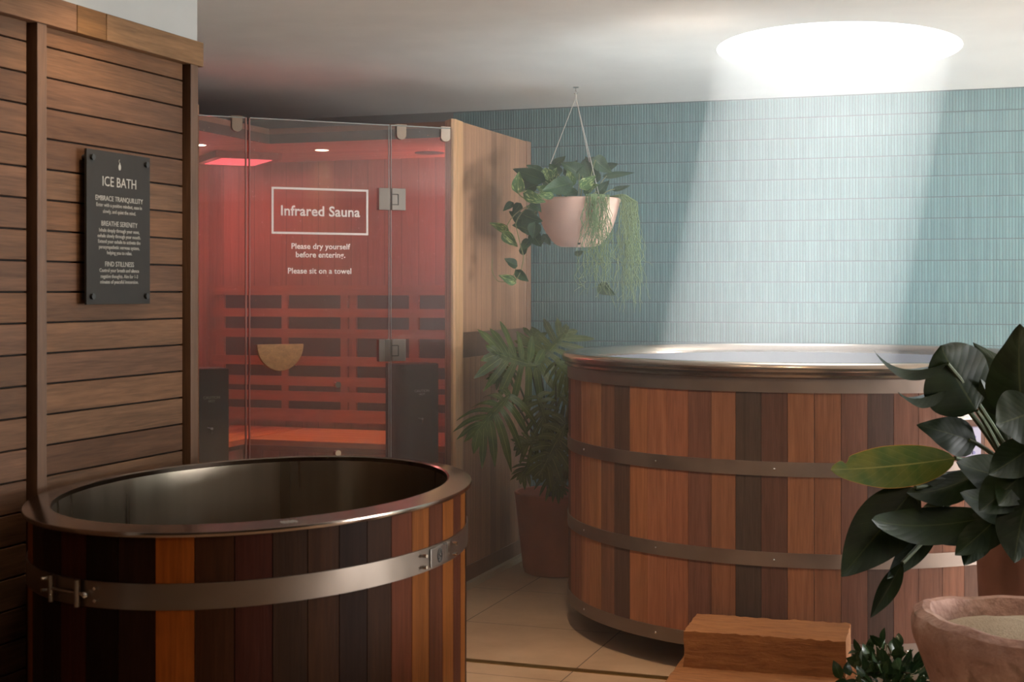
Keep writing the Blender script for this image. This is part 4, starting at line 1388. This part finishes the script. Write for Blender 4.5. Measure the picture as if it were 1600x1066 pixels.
def stone(a, r, z):
    w = 1 + 0.022 * math.sin(3 * a + 0.6) + 0.008 * math.sin(7 * a + z * 9) + 0.005 * math.sin(13 * a + 2 + z * 21) + 0.003 * math.sin(23 * a + z * 40)
    zz = z + (0.007 * math.sin(2 * a + 1.1) + 0.003 * math.sin(5 * a) + 0.0015 * math.sin(11 * a)) * (1 if z > 0.1 else 0)
    return (KC.x + r * w * math.cos(a), KC.y + r * w * math.sin(a), max(zz, 0.0))


t = NT('rough_pink_stone')
co = t.n('ShaderNodeTexCoord').outputs['Object']
n1 = t.n('ShaderNodeTexNoise', {'Vector': co, 'Scale': 5.0, 'Detail': 8.0, 'Roughness': 0.65}).outputs[0]
n2 = t.n('ShaderNodeTexNoise', {'Vector': co, 'Scale': 24.0, 'Detail': 6.0}).outputs[0]
n3 = t.n('ShaderNodeTexNoise', {'Vector': co, 'Scale': 9.0, 'Detail': 4.0, 'Distortion': 1.0}).outputs[0]
col = t.ramp(n1, [(0.28, srgb(136, 104, 94)), (0.75, srgb(196, 166, 152)), (0.5, srgb(168, 134, 122))])
col = t.mix(t.maprange(n3, 0.6, 0.7, 0.0, 0.75), col, srgb(104, 84, 66))
M['stone'] = t.done(t.bsdf(col, 0.85, 0, 0.2, bump=t.math('ADD', n2, n1), bump_s=0.7, bump_d=0.02))
kb = thing('stone_basin', KC, 'rough pinkish stone basin filled with salt at the right edge', 'basin')
MB().lathe([(0.0005, 0.0), (0.175, 0.0), (0.19, 0.02), (0.198, 0.15), (0.215, 0.28), (0.238, 0.38), (0.262, 0.44), (0.280, 0.485), (0.284, 0.515), (0.276, 0.542), (0.255, KZ), (0.236, KZ - 0.003),
            (0.226, KZ - 0.02), (0.218, KZ - 0.06), (0.19, 0.42), (0.0005, 0.40)], 128, warp=stone).build('bowl', M['stone'], kb, smooth=True)
t = NT('coarse_salt')
co = t.n('ShaderNodeTexCoord').outputs['Object']
n1 = t.n('ShaderNodeTexNoise', {'Vector': co, 'Scale': 220.0, 'Detail': 3.0}).outputs[0]
n2 = t.n('ShaderNodeTexNoise', {'Vector': co, 'Scale': 7.0, 'Detail': 3.0}).outputs[0]
M['salt'] = t.done(t.bsdf(t.scale_rgb(srgb(172, 156, 136), t.maprange(n1, 0.3, 0.7, 0.8, 1.15)), 0.9, 0, 0.3, bump=n1, bump_s=0.8, bump_d=0.004))
rows = []
m = MB()
m.lathe([(0.206, KZ - 0.055), (0.17, KZ - 0.040), (0.12, KZ - 0.026), (0.06, KZ - 0.018), (0.0005, KZ - 0.017)], 64,
        warp=lambda a, r, z: (KC.x + r * math.cos(a), KC.y + r * math.sin(a), z + 0.008 * math.sin(a * 2 + 1.5) * r / 0.2 + 0.004 * math.sin(a * 5) * r / 0.2))
tag(m.build('salt', M['salt'], smooth=True), 'grey-beige coarse salt heaped inside the stone basin', 'salt', kind='stuff')

# --- low dark plant on the floor between step and basin
LC = at(1392, 1066, 4.15)
LC.z = 0
lp_ = thing('low_potted_plant', LC, 'low dark leafy plant between the step and the stone basin', 'potted plant')
MB().lathe([(0.0005, 0.0), (0.075, 0.0), (0.10, 0.13), (0.104, 0.15), (0.095, 0.152), (0.085, 0.12), (0.0005, 0.12)], 40, (LC.x, LC.y)).build('pot', M['clay_dark'], lp_, smooth=True)
fm = MB()
for i in range(260):
    a, e = rng.uniform(0, 6.283), rng.uniform(-0.15, 1.3)
    rr = rng.uniform(0.06, 0.165)
    d = Vector((math.cos(a) * math.cos(e), math.sin(a) * math.cos(e), math.sin(e) * 0.95))
    B = Vector((LC.x, LC.y, 0.17)) + Vector((d.x * rr, d.y * rr, d.z * rr * 1.15))
    dirn = (d + Vector(rng.normal(0, 0.45, 3))).normalized()
    leaf_sheet(fm, B, B + dirn * rng.uniform(0.035, 0.06), rng.uniform(0.022, 0.036), dirn.cross(Vector(rng.normal(0, 1, 3))), 0.1, 0.2, 'ovate', 5, 2)
tag(fm.build('foliage', M['shrub'], lp_, smooth=True), kind='stuff')
m = MB()
for i in range(16):
    a = rng.uniform(0, 6.283)
    tip = Vector((LC.x + 0.12 * math.cos(a), LC.y + 0.12 * math.sin(a), rng.uniform(0.16, 0.30)))
    m.tube(bez((LC.x, LC.y, 0.12), (LC.x + 0.02 * math.cos(a), LC.y + 0.02 * math.sin(a), 0.22), tip, 5), 0.0025, 5)
m.build('stem', M['stem_dark'], lp_, smooth=True)
